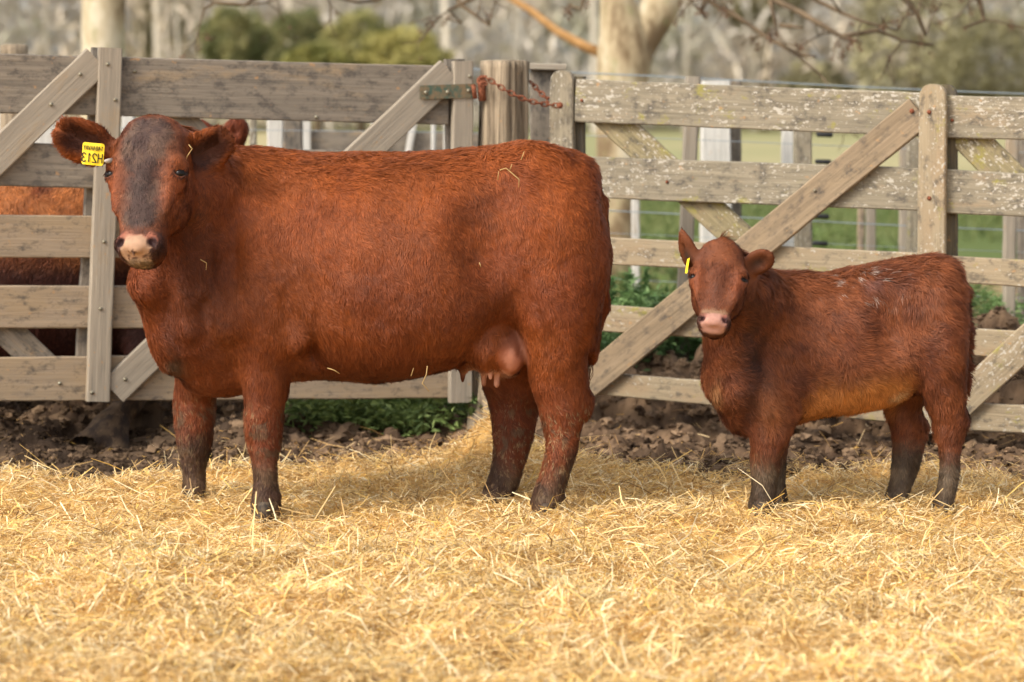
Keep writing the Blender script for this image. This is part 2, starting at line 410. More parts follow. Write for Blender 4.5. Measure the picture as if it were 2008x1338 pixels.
# ------------------------------------------------------------------ implicit bodies
def hermite(x, xp, fp):
    x = np.asarray(x, float); xp = np.asarray(xp, float); fp = np.asarray(fp, float)
    h = np.diff(xp); d = np.diff(fp)/h; mm = np.zeros_like(fp)
    mm[1:-1] = np.where(d[1:]*d[:-1] > 0, 2*d[1:]*d[:-1]/(d[1:]+d[:-1]+1e-12), 0); mm[0], mm[-1] = d[0], d[-1]
    i = np.clip(np.searchsorted(xp, x)-1, 0, len(h)-1); t = np.clip((x-xp[i])/h[i], 0, 1)
    return ((1+2*t)*(1-t)**2*fp[i] + t*(1-t)**2*h[i]*mm[i] + t*t*(3-2*t)*fp[i+1] + t*t*(t-1)*h[i]*mm[i+1])
class SDF:
    def __init__(s, lo, hi, vs):
        s.lo = np.array(lo, float); s.vs = vs
        s.n = np.ceil((np.array(hi)-s.lo)/vs).astype(int)+1
        s.F = np.full(s.n, .15, np.float32)
    def sub(s, lo, hi):
        a = np.clip(np.floor((np.array(lo)-s.lo)/s.vs).astype(int), 0, s.n-1)
        b = np.clip(np.ceil((np.array(hi)-s.lo)/s.vs).astype(int)+1, 1, s.n)
        sl = tuple(slice(i, j) for i, j in zip(a, b))
        g = [s.lo[k]+np.arange(a[k], b[k])*s.vs for k in range(3)]
        return sl, np.meshgrid(*g, indexing='ij', sparse=True)
    def put(s, sl, d, k, minus=False):
        a = s.F[sl]
        if minus:
            d = -d; h = np.clip(k-np.abs(a-d), 0, None)/k; s.F[sl] = np.maximum(a, d)+h*h*k*.25
        else:
            h = np.clip(k-np.abs(a-d), 0, None)/k; s.F[sl] = np.minimum(a, d)-h*h*k*.25
    def ell(s, c, r, M=None, k=.03, minus=False, fur=None):
        c = np.array(c); R = max(r)+k+.02
        sl, (X, Y, Z) = s.sub(c-R, c+R); X = X-c[0]; Y = Y-c[1]; Z = Z-c[2]
        if M is not None:            # rows of M are local axes
            a = M[0][0]*X+M[0][1]*Y+M[0][2]*Z; b_ = M[1][0]*X+M[1][1]*Y+M[1][2]*Z; c_ = M[2][0]*X+M[2][1]*Y+M[2][2]*Z
        else: a, b_, c_ = X, Y, Z
        q = np.sqrt((a/r[0])**2+(b_/r[1])**2+(c_/r[2])**2)
        g = np.sqrt((a/r[0]**2)**2+(b_/r[1]**2)**2+(c_/r[2]**2)**2)+1e-6
        s.put(sl, (q*(q-1)/g).astype(np.float32), k, minus)
    def cone(s, A, B, ra, rb, k=.03, sy=1.0):
        A = np.array(A, float); B = np.array(B, float); R = max(ra, rb)+k+.02
        sl, (X, Y, Z) = s.sub(np.minimum(A, B)-R, np.maximum(A, B)+R)
        D = B-A; L2 = D@D
        t = np.clip(((X-A[0])*D[0]+(Y-A[1])*D[1]+(Z-A[2])*D[2])/L2, 0, 1)
        q = np.sqrt((X-A[0]-t*D[0])**2+((Y-A[1]-t*D[1])/sy)**2+(Z-A[2]-t*D[2])**2)
        s.put(sl, (q-(ra+(rb-ra)*t)).astype(np.float32), k)
    def loft(s, O, M, T, c1, p1, m1, c2, p2, m2, e=2.0, k=.03):
        """along local axis M[2]; cross axes M[0] (centre c1, radius p1 on the + side, m1 on the - side), M[1] likewise; arrays over T"""
        O = np.array(O, float); M = np.array(M, float)
        pts = []
        for i in range(len(T)):
            for a in (-m1[i], p1[i]):
                for b_ in (-m2[i], p2[i]): pts.append(O+M[2]*T[i]+M[0]*(c1[i]+a)+M[1]*(c2[i]+b_))
        pts = np.array(pts); R = k+.02
        sl, (X, Y, Z) = s.sub(pts.min(0)-R, pts.max(0)+R)
        X = X-O[0]; Y = Y-O[1]; Z = Z-O[2]
        a, b_, t = (m_[0]*X+m_[1]*Y+m_[2]*Z for m_ in M)
        sh = a.shape
        H = np.linspace(T[0], T[-1], 400)
        tab = lambda v: np.interp(t, H, hermite(H, T, v))
        a = a-tab(c1); b_ = b_-tab(c2)
        ra = np.where(a > 0, tab(p1), tab(m1)); rb = np.where(b_ > 0, tab(p2), tab(m2))
        q = (np.abs(a/ra)**e+np.abs(b_/rb)**e)**(1/e)
        d = (q-1)*np.minimum(ra, rb)
        d = np.maximum(d, np.maximum(T[0]-t, t-T[-1]))
        s.put(sl, d.astype(np.float32), k)
    def mesh(s):
        Fd = s.F; ins = Fd < 0
        c = [Fd[i:Fd.shape[0]-1+i, j:Fd.shape[1]-1+j, k:Fd.shape[2]-1+k] for i in (0, 1) for j in (0, 1) for k in (0, 1)]
        ci = [x < 0 for x in c]; anyi = ci[0].copy(); alli = ci[0].copy()
        for x in ci[1:]: anyi |= x; alli &= x
        act = anyi & ~alli; idx = np.argwhere(act)
        cv = np.stack([x[act] for x in c], 1)
        off = np.array([[i, j, k] for i in (0, 1) for j in (0, 1) for k in (0, 1)], float)
        acc = np.zeros((len(idx), 3)); cnt = np.zeros(len(idx))
        for a in range(8):
            for b_ in range(a+1, 8):
                if np.abs(off[a]-off[b_]).sum() != 1: continue
                x, y = cv[:, a], cv[:, b_]; m_ = (x < 0) != (y < 0)
                t = np.where(m_, x/(x-y+1e-12), 0)
                acc += m_[:, None]*(off[a]+(off[b_]-off[a])*t[:, None]); cnt += m_
        V = (idx+acc/cnt[:, None])*s.vs+s.lo
        mp = np.full(act.shape, -1, np.int64); mp[act] = np.arange(len(idx))
        Q = []
        for ax in range(3):
            o1, o2 = [q for q in range(3) if q != ax]
            A_ = [slice(1, -1)]*3; A_[ax] = slice(0, -1); B_ = list(A_); B_[ax] = slice(1, None)
            fa, fb = ins[tuple(A_)], ins[tuple(B_)]; e_ = np.argwhere(fa != fb)
            if not len(e_): continue
            dirn = fa[tuple(e_.T)]
            e_ = e_.copy(); e_[:, o1] += 1; e_[:, o2] += 1
            def cell(u, v):
                q = e_.copy(); q[:, o1] -= u; q[:, o2] -= v; return mp[tuple(q.T)]
            q = np.stack([cell(1, 1), cell(0, 1), cell(0, 0), cell(1, 0)], 1)
            flip = dirn if ax != 1 else ~dirn
            q = np.where(flip[:, None], q, q[:, ::-1]); Q.append(q)
        Q = np.concatenate(Q); Q = Q[(Q >= 0).all(1)]
        # light smoothing
        for _ in range(2):
            S = np.zeros_like(V); n = np.zeros(len(V))
            for a in range(4):
                i, j = Q[:, a], Q[:, (a+1) % 4]
                for q in range(3):
                    S[:, q] += np.bincount(i, V[j, q], len(V)) + np.bincount(j, V[i, q], len(V))
                n += np.bincount(i, minlength=len(V))+np.bincount(j, minlength=len(V))
            V = V*.5+.5*S/np.maximum(n, 1)[:, None]
        return V, Q
def vnormals(V, Q):
    fn = np.cross(V[Q[:, 2]]-V[Q[:, 0]], V[Q[:, 3]]-V[Q[:, 1]])
    Nn = np.zeros_like(V)
    for a in range(4):
        for q in range(3): Nn[:, q] += np.bincount(Q[:, a], fn[:, q], len(V))
    return Nn/(np.linalg.norm(Nn, axis=1)[:, None]+1e-12), np.linalg.norm(fn, axis=1)
def unit(v): v = np.asarray(v, float); return v/np.linalg.norm(v)
def zloft(S, rows, sgn=1, k=.03, e=2.1):
    """leg: rows (py, left px, right px, Y, half depth) read off top to bottom"""
    T, c, r, Yc, ry = [], [], [], [], []
    for py, l, rt, Y, d in rows:
        a, b_ = up(l, py, Y), up(rt, py, Y); T.append(-a[2]); c.append((a[0]+b_[0])/2); r.append((b_[0]-a[0])/2); Yc.append(Y); ry.append(d)
    T = np.array(T); c = np.array(c); r = np.array(r); Yc = np.array(Yc); ry = np.array(ry)
    S.loft((0, 0, 0), [[1, 0, 0], [0, 1, 0], [0, 0, -1]], T, c, r, r, Yc, ry, ry, e, k)
def xloft(S, rows, Yc=9.0, e=2.2, k=.03, wide=.55):
    T, c, u_, d_, w = [], [], [], [], []
    for px, top, bot, hw in rows:
        a, b_ = up(px, top, Yc), up(px, bot, Yc); T.append(a[0]); z = b_[2]+(a[2]-b_[2])*wide
        c.append(z); u_.append(a[2]-z); d_.append(z-b_[2]); w.append(hw)
    w = np.array(w); S.loft((0, 0, 0), [[0, 0, 1], [0, 1, 0], [1, 0, 0]], np.array(T), np.array(c), np.array(u_), np.array(d_),
                            np.full(len(w), Yc), w, w, e, k)
class Head:
    def __init__(h, poll, muz, side, sc, wf, L0=.5):
        h.O = np.array(poll); ax = np.array(muz)-h.O; h.len = np.linalg.norm(ax); h.w = ax/h.len
        v = np.array([side, -1, 0]); v = v-(v@h.w)*h.w; h.v = unit(v); h.u = np.cross(h.v, h.w)   # u to image right
        if h.u[0] < 0: h.u = -h.u
        h.sc = h.len/L0; h.wf = wf; h.M = np.array([h.u, h.v, h.w])
    def p(h, u, v, s): return h.O + h.sc*(h.u*u*h.wf + h.v*v + h.w*s)
    def loc(h, P): q = (P-h.O)@h.M.T/h.sc; q[:, 0] /= h.wf; return q
    def build(h, S, brow=1.0):
        T = np.array([-.035, 0, .05, .12, .18, .26, .34, .40, .45, .482, .506])*h.sc
        w = np.array([.03, .082, .108, .120, .120, .103, .086, .074, .076, .064, .038])*h.sc*h.wf
        f = np.array([.02, .055, .075, .085, .083, .073, .062, .055, .055, .048, .02])*h.sc
        bk = np.array([.03, .10, .13, .16, .18, .175, .13, .10, .095, .085, .05])*h.sc
        z = np.zeros_like(T)
        S.loft(h.O, h.M, T, z, w, w, z, f, bk, 2.5, .03)
        for sg in (-1, 1):
            S.ell(h.p(sg*.072, -.09, .23), np.array([.055, .085, .12])*h.sc, h.M, .04)           # cheek
            S.ell(h.p(sg*.106, .028, .158), np.array([.032, .038, .026])*h.sc, h.M, .03)         # brow
            S.ell(h.p(sg*.100, .01, .215), np.array([.028, .03, .03])*h.sc, h.M, .03)
            S.ell(h.p(sg*.085, .045, .262), np.array([.016, .016, .065])*h.sc, h.M, .03)         # facial crest
            S.ell(h.p(sg*.052, .082, .250), np.array([.018, .012, .07])*h.sc, h.M, .03, True)    # hollow beside the nose
            S.ell(h.p(sg*.118, .034, .192), np.array([.028, .026, .020])*h.sc, h.M, .012)        # lids
            S.ell(h.p(sg*.126, .056, .190), np.array([.021, .022, .0125])*h.sc, h.M, .007, True) # eye slit
            S.ell(h.p(sg*.050, .040, .448), np.array([.028, .026, .028])*h.sc, h.M, .02)         # nostril wings
            R_ = np.array([h.u*.85*sg-h.w*.5, h.v, h.w*.85+h.u*sg*.5]); R_ /= np.linalg.norm(R_, axis=1)[:, None]
            S.ell(h.p(sg*.053, .068, .450), np.array([.0125, .028, .023])*h.sc, R_, .008, True)
        S.ell(h.p(0, -.03, .470), np.array([.050, .055, .034])*h.sc, h.M, .02)                   # chin
        S.ell(h.p(0, .062, .462), np.array([.034, .016, .030])*h.sc, h.M, .02)                   # nose pad
        S.ell(h.p(0, .045, .497), np.array([.06, .02, .004])*h.sc, h.M, .008, True)              # mouth line
    def eyes(h, par, k=1.0):
        for sg in (-1, 1):
            b = MB(); c = h.p(sg*.114, .031, .191)
            n = 14; V = []; Q = []
            for i in range(n+1):
                for j in range(n):
                    a, t = i/n*math.pi, j/n*2*math.pi
                    V.append(c+h.sc*.0215*k*(math.sin(a)*math.cos(t)*h.u+math.cos(a)*h.w*.85+math.sin(a)*math.sin(t)*h.v))
            for i in range(n):
                for j in range(n): Q.append((i*n+j, i*n+(j+1) % n, (i+1)*n+(j+1) % n, (i+1)*n+j))
            b.add(V, Q); hang(b.build('eye', M_EYE), par)
def ear(S, base, tip, nrm, hw, th, hollow=.7, k=.03):
    base = np.array(base); tip = np.array(tip); c = (base+tip)/2; L = np.linalg.norm(tip-base)/2; w = unit(tip-base)
    v = np.array(nrm, float); v = unit(v-(v@w)*w); u = np.cross(v, w); M = np.array([u, v, w])
    S.ell(c, (hw, th, L), M, k)
    S.ell(c+v*th*1.15+w*L*.05, (hw*hollow, th*.95, L*hollow), M, .012, True)
    return dict(c=c, M=M, L=L, hw=hw, th=th)
def hoof(par, cx, cz, Y, wd, dp):
    for sg in (-1, 1):
        b = MB(); rings = []
        n = 12
        for t, s, sh in ((0, 1.15, -.25), (.35, 1.1, -.12), (.8, .95, 0), (1, .8, .05)):
            an = np.arange(n)/n*2*math.pi
            rings.append(np.stack([cx+sh*wd*.5+np.cos(an)*wd*.62*s, Y+sg*dp*.5+np.sin(an)*dp*.45*s, np.full(n, cz-.02+t*.075)], -1))
        V = np.concatenate(rings); Q = [(i*n+j, i*n+(j+1) % n, (i+1)*n+(j+1) % n, (i+1)*n+j) for i in range(3) for j in range(n)]
        V = np.concatenate([V, rings[0].mean(0)[None], rings[-1].mean(0)[None]]); T = [(4*n, (j+1) % n, j) for j in range(n)]+[(4*n+1, 3*n+j, 3*n+(j+1) % n) for j in range(n)]
        b.add(V, Q, T); hang(b.build('hoof', M_HOOF), par)

def grow_fur(par, V, Q, n, style, seed, name='coat'):
    """short tapered strands over the hide; style(P, Nn) -> dict(len, wid, dir, lift, col, keep)"""
    g = np.random.default_rng(seed); Nn, A = vnormals(V, Q)
    fy = Nn[Q].mean(1)[:, 1]; wgt = A*np.where(fy < .35, 1.0, .22); wgt /= wgt.sum()
    f = g.choice(len(Q), n, p=wgt); a, b_ = g.random(n), g.random(n)
    w4 = np.stack([(1-a)*(1-b_), a*(1-b_), a*b_, (1-a)*b_], 1)[..., None]
    P = (V[Q[f]]*w4).sum(1); R = (Nn[Q[f]]*w4).sum(1); R /= np.linalg.norm(R, axis=1)[:, None]
    s = style(P, R); k = g.random(n) < s['keep']; P, R = P[k], R[k]; n = len(P)
    for q in s:
        if q != 'keep': s[q] = s[q][k] if isinstance(s[q], np.ndarray) and len(s[q]) == len(k) else s[q]
    D = s['dir']; cl = s.get('clump', 45)
    jit = np.stack([vn(P, cl, 5)-.5, vn(P, cl, 6)-.5, vn(P, cl, 7)-.5], -1)*s.get('curl', 1.5) \
        + np.stack([vn(P, cl*.3, 15)-.5, vn(P, cl*.3, 16)-.5, vn(P, cl*.3, 17)-.5], -1)*s.get('curl2', 1.2) + g.normal(0, .16, (n, 3))
    D = D+jit; D -= (D*R).sum(1)[:, None]*R; D /= np.linalg.norm(D, axis=1)[:, None]+1e-6
    L = s['len']*(.6+.7*g.random(n))*(.75+.5*vn(P, cl*.8, 25)); Wd = s['wid']*(.6+.8*g.random(n))
    lift = s['lift']*(.5+g.random(n)*1.0)
    d1 = D+R*lift[:, None]; d1 /= np.linalg.norm(d1, axis=1)[:, None]
    d2 = D+R*(lift*.25)[:, None]+jit*.5+np.array([0, 0, -.12]); d2 /= np.linalg.norm(d2, axis=1)[:, None]
    sd_ = np.cross(D, R)+R*g.normal(0, .35, n)[:, None]; sd_ /= np.linalg.norm(sd_, axis=1)[:, None]
    p0 = P-R*.002; p1 = p0+d1*(L*.5)[:, None]; p2 = p1+d2*(L*.5)[:, None]; w = (Wd/2)[:, None]
    VV = np.stack([p0-sd_*w, p0+sd_*w, p1-sd_*w*.85, p1+sd_*w*.85, p2], 1).reshape(-1, 3)
    i = np.arange(n)[:, None]*5
    Qd = i+np.array([0, 1, 3, 2]); Td = i+np.array([2, 3, 4])
    # shading normal: the hide's own, leaning with the strand
    nr = R*1.0 - d1*.25 + g.normal(0, .10, (n, 3)) + jit*.35; nr /= np.linalg.norm(nr, axis=1)[:, None]
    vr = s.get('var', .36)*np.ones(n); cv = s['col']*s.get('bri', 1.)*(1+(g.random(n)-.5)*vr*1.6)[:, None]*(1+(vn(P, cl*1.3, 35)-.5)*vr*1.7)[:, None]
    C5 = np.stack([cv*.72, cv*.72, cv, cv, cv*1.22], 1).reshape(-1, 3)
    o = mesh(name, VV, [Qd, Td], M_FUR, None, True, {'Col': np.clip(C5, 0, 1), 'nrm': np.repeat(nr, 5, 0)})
    return hang(o, par)
def bp(P):                            # body blueprint coordinates: side elevation, 550 units a metre
    return 1004+550*P[:, 0]*9.0/9.0, 1000-(P[:, 2])*546

# ------------------------------------------------------------------ the cow
def build_cow():
    S = SDF((-1.72, 8.28, -.03), (.42, 9.45, 1.48), .0085)
    xloft(S, [(345, 589, 698, 0.055), (362, 439, 756, 0.165), (400, 344, 773, 0.235), (450, 299, 776, 0.27), (500, 294, 768, 0.29), (560, 299, 746, 0.31),
              (640, 304, 740, 0.35), (740, 303, 746, 0.37), (840, 301, 730, 0.37), (920, 295, 704, 0.35), (980, 289, 663, 0.33),
              (1040, 286, 648, 0.32), (1100, 297, 648, 0.305), (1138, 317, 683, 0.265), (1160, 344, 698, 0.205), (1171, 374, 678, 0.145), (1178, 429, 628, 0.085), (1181, 499, 568, 0.025)], e=2.25)
    # neck, throat, brisket
    S.cone(up(500, 450, 8.98), up(372, 370, 8.78), .26, .17, .06, .9)
    S.cone(up(372, 370, 8.78), up(320, 330, 8.70), .165, .12, .05)
    S.cone(up(345, 440, 8.80), up(385, 640, 8.88), .145, .155, .06)
    S.cone(up(385, 640, 8.88), up(408, 700, 8.93), .15, .11, .05)
    S.cone(up(335, 450, 8.74), up(290, 560, 8.72), .075, .06, .06)
    S.cone(up(290, 550, 8.74), up(340, 700, 8.86), .055, .06, .05)
    # shoulder, elbow, hip, thigh masses
    S.ell(up(512, 545, 8.78), (.14, .10, .26), None, .08)
    S.ell(up(1040, 330, 8.86), (.13, .10, .08), None, .08)
    S.ell(up(1100, 500, 8.86), (.17, .14, .26), None, .08)
    S.ell(up(1130, 360, 8.95), (.08, .12, .09), None, .06)
    S.ell(up(800, 560, 8.84), (.30, .20, .26), None, .10)
    S.ell(up(955, 450, 8.64), (.07, .05, .13), None, .12, True)     # hollow of the flank
    S.ell(up(612, 560, 8.56), (.030, .05, .24), None, .06, True)    # behind the shoulder
    S.ell(up(604, 700, 8.66), (.030, .13, .09), None, .04, True)    # behind the elbow
    S.ell(up(585, 655, 8.74), (.035, .045, .05), None, .05)         # elbow
    S.ell(up(445, 610, 8.72), (.06, .05, .09), None, .06)           # point of the shoulder
    S.ell(up(452, 500, 8.66), (.02, .04, .16), None, .05, True)
    for k_, (xa, ya, xb, yb_) in enumerate(((395, 380, 400, 560), (360, 470, 368, 640), (425, 330, 428, 470))): S.cone(up(xa, ya, 8.66+.02*k_), up(xb, yb_, 8.70+.02*k_), .03, .03, .05)
    S.ell(up(1060, 600, 8.74), (.06, .05, .10), None, .06)          # stifle
    # legs
    zloft(S, [(500, 449, 593, 8.86, 0.132), (600, 452, 591, 8.83, 0.132), (660, 461, 581, 8.82, 0.110), (700, 468, 572, 8.82, 0.094), (760, 477, 565, 8.82, 0.077),
              (800, 480, 557, 8.82, 0.066), (840, 480, 554, 8.82, 0.062), (870, 486, 551, 8.82, 0.053), (900, 494, 543, 8.82, 0.044), (940, 499, 543, 8.82, 0.044),
              (975, 496, 547, 8.82, 0.053), (1000, 492, 551, 8.82, 0.057), (1014, 492, 551, 8.82, 0.055)])
    zloft(S, [(650, 342, 439, 9.1, 0.110), (720, 344, 435, 9.12, 0.094), (760, 344, 427, 9.14, 0.077), (790, 342, 422, 9.15, 0.066), (850, 346, 417, 9.15, 0.061),
              (880, 350, 413, 9.15, 0.055), (920, 358, 404, 9.15, 0.044), (960, 359, 401, 9.15, 0.044), (985, 349, 403, 9.15, 0.055), (1000, 347, 405, 9.15, 0.055)])
    zloft(S, [(400, 1037, 1181, 8.98, 0.132), (470, 997, 1189, 8.93, 0.187), (540, 989, 1187, 8.9, 0.204), (600, 1002, 1179, 8.88, 0.187), (660, 1017, 1165, 8.86, 0.149), (700, 1030, 1153, 8.85, 0.121),
              (750, 1039, 1153, 8.85, 0.090), (800, 1057, 1157, 8.85, 0.066), (830, 1065, 1143, 8.85, 0.059), (870, 1072, 1133, 8.85, 0.048), (920, 1063, 1119, 8.85, 0.046),
              (960, 1049, 1107, 8.85, 0.050), (990, 1041, 1097, 8.85, 0.057), (1014, 1045, 1091, 8.85, 0.055)])
    zloft(S, [(560, 957, 1133, 9.1, 0.143), (660, 943, 1113, 9.14, 0.132), (720, 942, 1088, 9.16, 0.110), (760, 946, 1069, 9.18, 0.088), (800, 960, 1055, 9.19, 0.066),
              (850, 968, 1047, 9.19, 0.057), (900, 967, 1033, 9.19, 0.048), (940, 958, 1019, 9.19, 0.046), (970, 945, 1007, 9.19, 0.053), (1002, 942, 995, 9.19, 0.055)])
    S.cone(up(1150, 780, 8.85), up(1150, 812, 8.85), .02, .012, .03)
    # tail down the back of the thigh
    tl = [(1146, 335), (1172, 400), (1180, 500), (1176, 600), (1160, 700)]
    for a, b_ in zip(tl[:-1], tl[1:]): S.cone(up(*a, 9.0), up(*b_, 9.0), .024, .020, .05)
    for a_, b_, y_ in (((538, 966), (546, 973), 8.80), ((390, 952), (397, 960), 9.12), ((1096, 968), (1106, 976), 8.83), ((996, 964), (1004, 972), 9.16)):
        S.cone(up(*a_, y_), up(*b_, y_), .015, .010, .016)
    # udder and teats
    S.ell(up(962, 672, 8.88), (.092, .14, .105), None, .025)
    S.ell(up(998, 690, 8.88), (.060, .11, .088), None, .02)
    for (a, b_, y, r) in (((957, 712), (962, 742), 8.83, .0125), ((975, 728), (974, 756), 8.86, .0130), ((951, 722), (948, 754), 8.98, .0125), ((908, 715), (907, 745), 9.02, .013)):
        S.cone(up(*a, y), up(*b_, y), r, r*.85, .012)
    S.cone(up(915, 700, 9.0), up(960, 690, 9.0), .05, .06, .03)
    # head
    H = Head(up(302, 250, 8.60), up(274, 514, 8.40), -.17, 1, 1.06)
    H.build(S)
    S.cone(H.p(0, -.09, .06), up(350, 345, 8.78), .12*H.sc, .15, .05)
    S.ell(H.p(0, .0, .012), (.085, .06, .035), H.M, .03)
    eL = ear(S, up(226, 306, 8.60), up(106, 250, 8.56), (.12, -1, -.05), .074, .026)
    eR = ear(S, up(366, 326, 8.66), up(452, 262, 8.62), (.25, -1, -.05), .070, .026, .68)
    V, Q = S.mesh(); del S
    V = V + vnormals(V, Q)[0]*((fbm(V, 9, 61)-.5)*.010)[:, None]
    T = thing('cow', 'large reddish brown cow with grey forehead and yellow ear tag standing on straw', 'cow', (0, 9, 0))
    OR, MD, DK = lin(172, 90, 38), lin(138, 68, 29), lin(82, 41, 22)
    MUD, GRY = lin(112, 90, 68), lin(100, 82, 70)
    pink, cream = lin(150, 98, 78), lin(164, 130, 104)*1.0
    def colour(P, Rn):
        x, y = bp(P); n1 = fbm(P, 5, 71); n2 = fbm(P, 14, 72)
        c = mix(MD, OR, sstep(.34, .70, n1*.7+n2*.3 + .12*(1-sstep(300, 440, y))))  # more orange along the back: top light put into the coat
        c = mix(c, DK, .30*sstep(.50, .70, n1)); c = mix(c, DK, .25*sstep(430, 560, y+(n1-.5)*200)*(1-sstep(760, 800, y))*(1-.6*sstep(960, 1040, x))); c = mix(c, DK, .68*np.clip(1.5*np.exp(-((x-412)/52)**2-((y-500)/150)**2)*(.5+.9*n2) + 1.1*np.exp(-((x-352)/20)**2-((y-670)/70)**2)*(.5+.9*n2), 0, 1)); c = mix(c, lin(80, 66, 52), .8*np.exp(-((x-352)/22)**2-((y-712)/22)**2)*sstep(.4, .55, n2))  # neck furrow and dewlap crease shade put into the coat; last mix is dirt
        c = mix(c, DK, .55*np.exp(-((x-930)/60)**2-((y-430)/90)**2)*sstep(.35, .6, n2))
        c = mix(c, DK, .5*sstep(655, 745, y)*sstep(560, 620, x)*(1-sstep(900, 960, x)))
        c = mix(c, DK*.9, .8*sstep(.05, .14, P[:, 1]-9.0)*sstep(690, 740, y)*sstep(900, 930, x)*.6)  # far hind leg darkened in the coat colour to stand for shade
        # legs, muddy below the knee and hock
        leg = sstep(0, 80, y+(n2-.5)*130-np.where(x > 900, 880-(x-1060)*.35*(x > 1020), 830))
        c = mix(c, mix(MUD, lin(76, 60, 48), sstep(.4, .6, n2)), .9*leg)
        c = mix(c, lin(116, 62, 42), .5*sstep(700, 800, y)*(1-leg))
        c = mix(c, MUD, .7*sstep(.58, .66, fbm(P, 30, 75))*sstep(760, 820, y))
        c = mix(c, lin(176, 144, 104), .75*sstep(.66, .71, fbm(P, 130, 76, 2))*sstep(770, 800, y)*(.4+.6*sstep(.45, .6, n1)))
        # udder
        d = np.linalg.norm((P-up(1006, 692, 8.78))/np.array([.055, .16, .085]), axis=1)
        c = mix(c, mix(lin(150, 90, 66), lin(182, 122, 98), sstep(.4, .6, fbm(P, 28, 90))), (1-sstep(.6, 1.25, d)))
        d = np.linalg.norm((P-up(955, 735, 8.92))/np.array([.11, .2, .052]), axis=1)
        c = mix(c, lin(178, 126, 102), (1-sstep(.8, 1.05, d))*sstep(706, 722, y))
        # face
        q = H.loc(P); u, v, s = q[:, 0], q[:, 1], q[:, 2]; hd = (s > -.06) & (s < .54) & (np.abs(u) < .17) & (v > -.2) & (v < .14)
        f = sstep(-.05, .03, v)*hd
        g = 1.15*np.exp(-(u/.072)**2)*sstep(-.03, .05, s)*(1-sstep(.36, .42, s)) + .8*np.exp(-(u/.10)**2-((s-.06)/.10)**2)
        g = np.clip(g*(.30+1.1*n2+.45*fbm(P, 38, 94, 2)), 0, 1)
        c = mix(c, mix(GRY, lin(62, 54, 52), np.clip(sstep(.4, .62, fbm(P, 24, 77))+.8*np.exp(-(u/.035)**2)*sstep(.12, .2, s), 0, 1)), g*f*.9)
        c = mix(c, lin(158, 84, 48), f*.5*np.exp(-((np.abs(u)-.105)/.03)**2-((s-.25)/.09)**2))
        c = mix(c, lin(58, 46, 44), f*.75*sstep(.38, .42, s))
        wv = (fbm(P, 55, 78, 3)-.5)*.045; mz = sstep(.402, .416, s+wv+.15*np.abs(u)-.01)*(1-sstep(.492, .50, s+wv))*(1-sstep(-.006, .008, np.abs(u)+wv-np.interp(s, [.40, .44, .47, .50], [.046, .070, .054, .036])))*sstep(-.02, .01, v)*hd
        c = mix(c, mix(lin(140, 82, 62), cream*(.75+.5*fbm(P, 85, 79, 2))[:, None], sstep(.412, .44, s+wv)*(1-sstep(.022, .05, np.abs(u)-np.interp(s, [.44, .475], [0, .03])))), mz)
        c = mix(c, lin(176, 150, 122), .8*hd*sstep(.496, .502, s)*(1-sstep(.03, .06, np.abs(u))))
        nd = np.linalg.norm((np.stack([np.abs(u)-.053, (v-.058)*.6, s-.449], 1))/np.array([.016, .02, .017]), axis=1)
        c = mix(c, lin(44, 20, 18), (1-sstep(.8, 1.35, nd))*hd)
        ed = np.linalg.norm(np.stack([np.abs(u)-.116, v-.035, s-.190], 1)/np.array([.034, .035, .019]), axis=1)
        c = mix(c, lin(40, 22, 16), (1-sstep(.75, 1.1, ed))*hd)
        for E in (eL, eR):
            w_ = (P-E['c'])@E['M'].T; ins = np.exp(-(w_[:, 0]/(.046))**4-(w_[:, 2]/.085)**4)*sstep(-.015, .01, w_[:, 1]*1.0)*(np.abs(w_[:, 1]) < .06)
            c = mix(c, lin(70, 38, 28), np.clip(ins*1.2, 0, 1)*.95)  # shade inside the ear put into the hair colour as dark brown
        return c, hd, mz, (u, v, s), leg
    c, *_ = colour(V, None)
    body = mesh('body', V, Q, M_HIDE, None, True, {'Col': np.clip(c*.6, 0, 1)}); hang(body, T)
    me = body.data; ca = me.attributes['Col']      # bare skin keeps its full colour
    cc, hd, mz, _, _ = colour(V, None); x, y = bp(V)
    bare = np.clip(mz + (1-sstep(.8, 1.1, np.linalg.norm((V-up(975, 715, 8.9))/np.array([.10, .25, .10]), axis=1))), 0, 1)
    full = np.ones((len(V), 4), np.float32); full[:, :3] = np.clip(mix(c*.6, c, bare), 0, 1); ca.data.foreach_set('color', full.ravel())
    def style(P, Rn):
        c, hd, mz, (u, v, s), leg = colour(P, Rn); x, y = bp(P); n = len(P)
        D = np.tile([.45, 0, -.9], (n, 1))
        top = 1-sstep(300, 400, y); D[:, 0] += .5*top
        D = mix(D, np.array([.1, 0, -1.]), sstep(560, 680, y))
        D = mix(D, H.w, hd*1.0); D = mix(D, (H.w*-.6+H.u*.2), hd*(1-sstep(.02, .10, s))*.8)
        ln = np.full(n, .024); ln = ln+.012*top; ln = np.where((y > 640) & (y < 770) & (x > 540) & (x < 960), .034, ln)
        ln = np.where(y > 800, .021, ln); ln = np.where(hd, .017, ln)
        for E in (eL, eR):
            w_ = (P-E['c'])@E['M'].T; ie = (np.abs(w_[:, 0]) < .09) & (np.abs(w_[:, 1]) < .05) & (np.abs(w_[:, 2]) < E['L']*1.08)
            ln = np.where(ie, .022, ln); D = np.where(ie[:, None], E['M'][2]*.7+np.sign(w_[:, :1])*E['M'][0]*.5, D)
        fy = sstep(500, 620, x)*0
        bareu = 1-sstep(.85, 1.1, np.linalg.norm((P-up(1004, 694, 8.80))/np.array([.058, .2, .088]), axis=1))
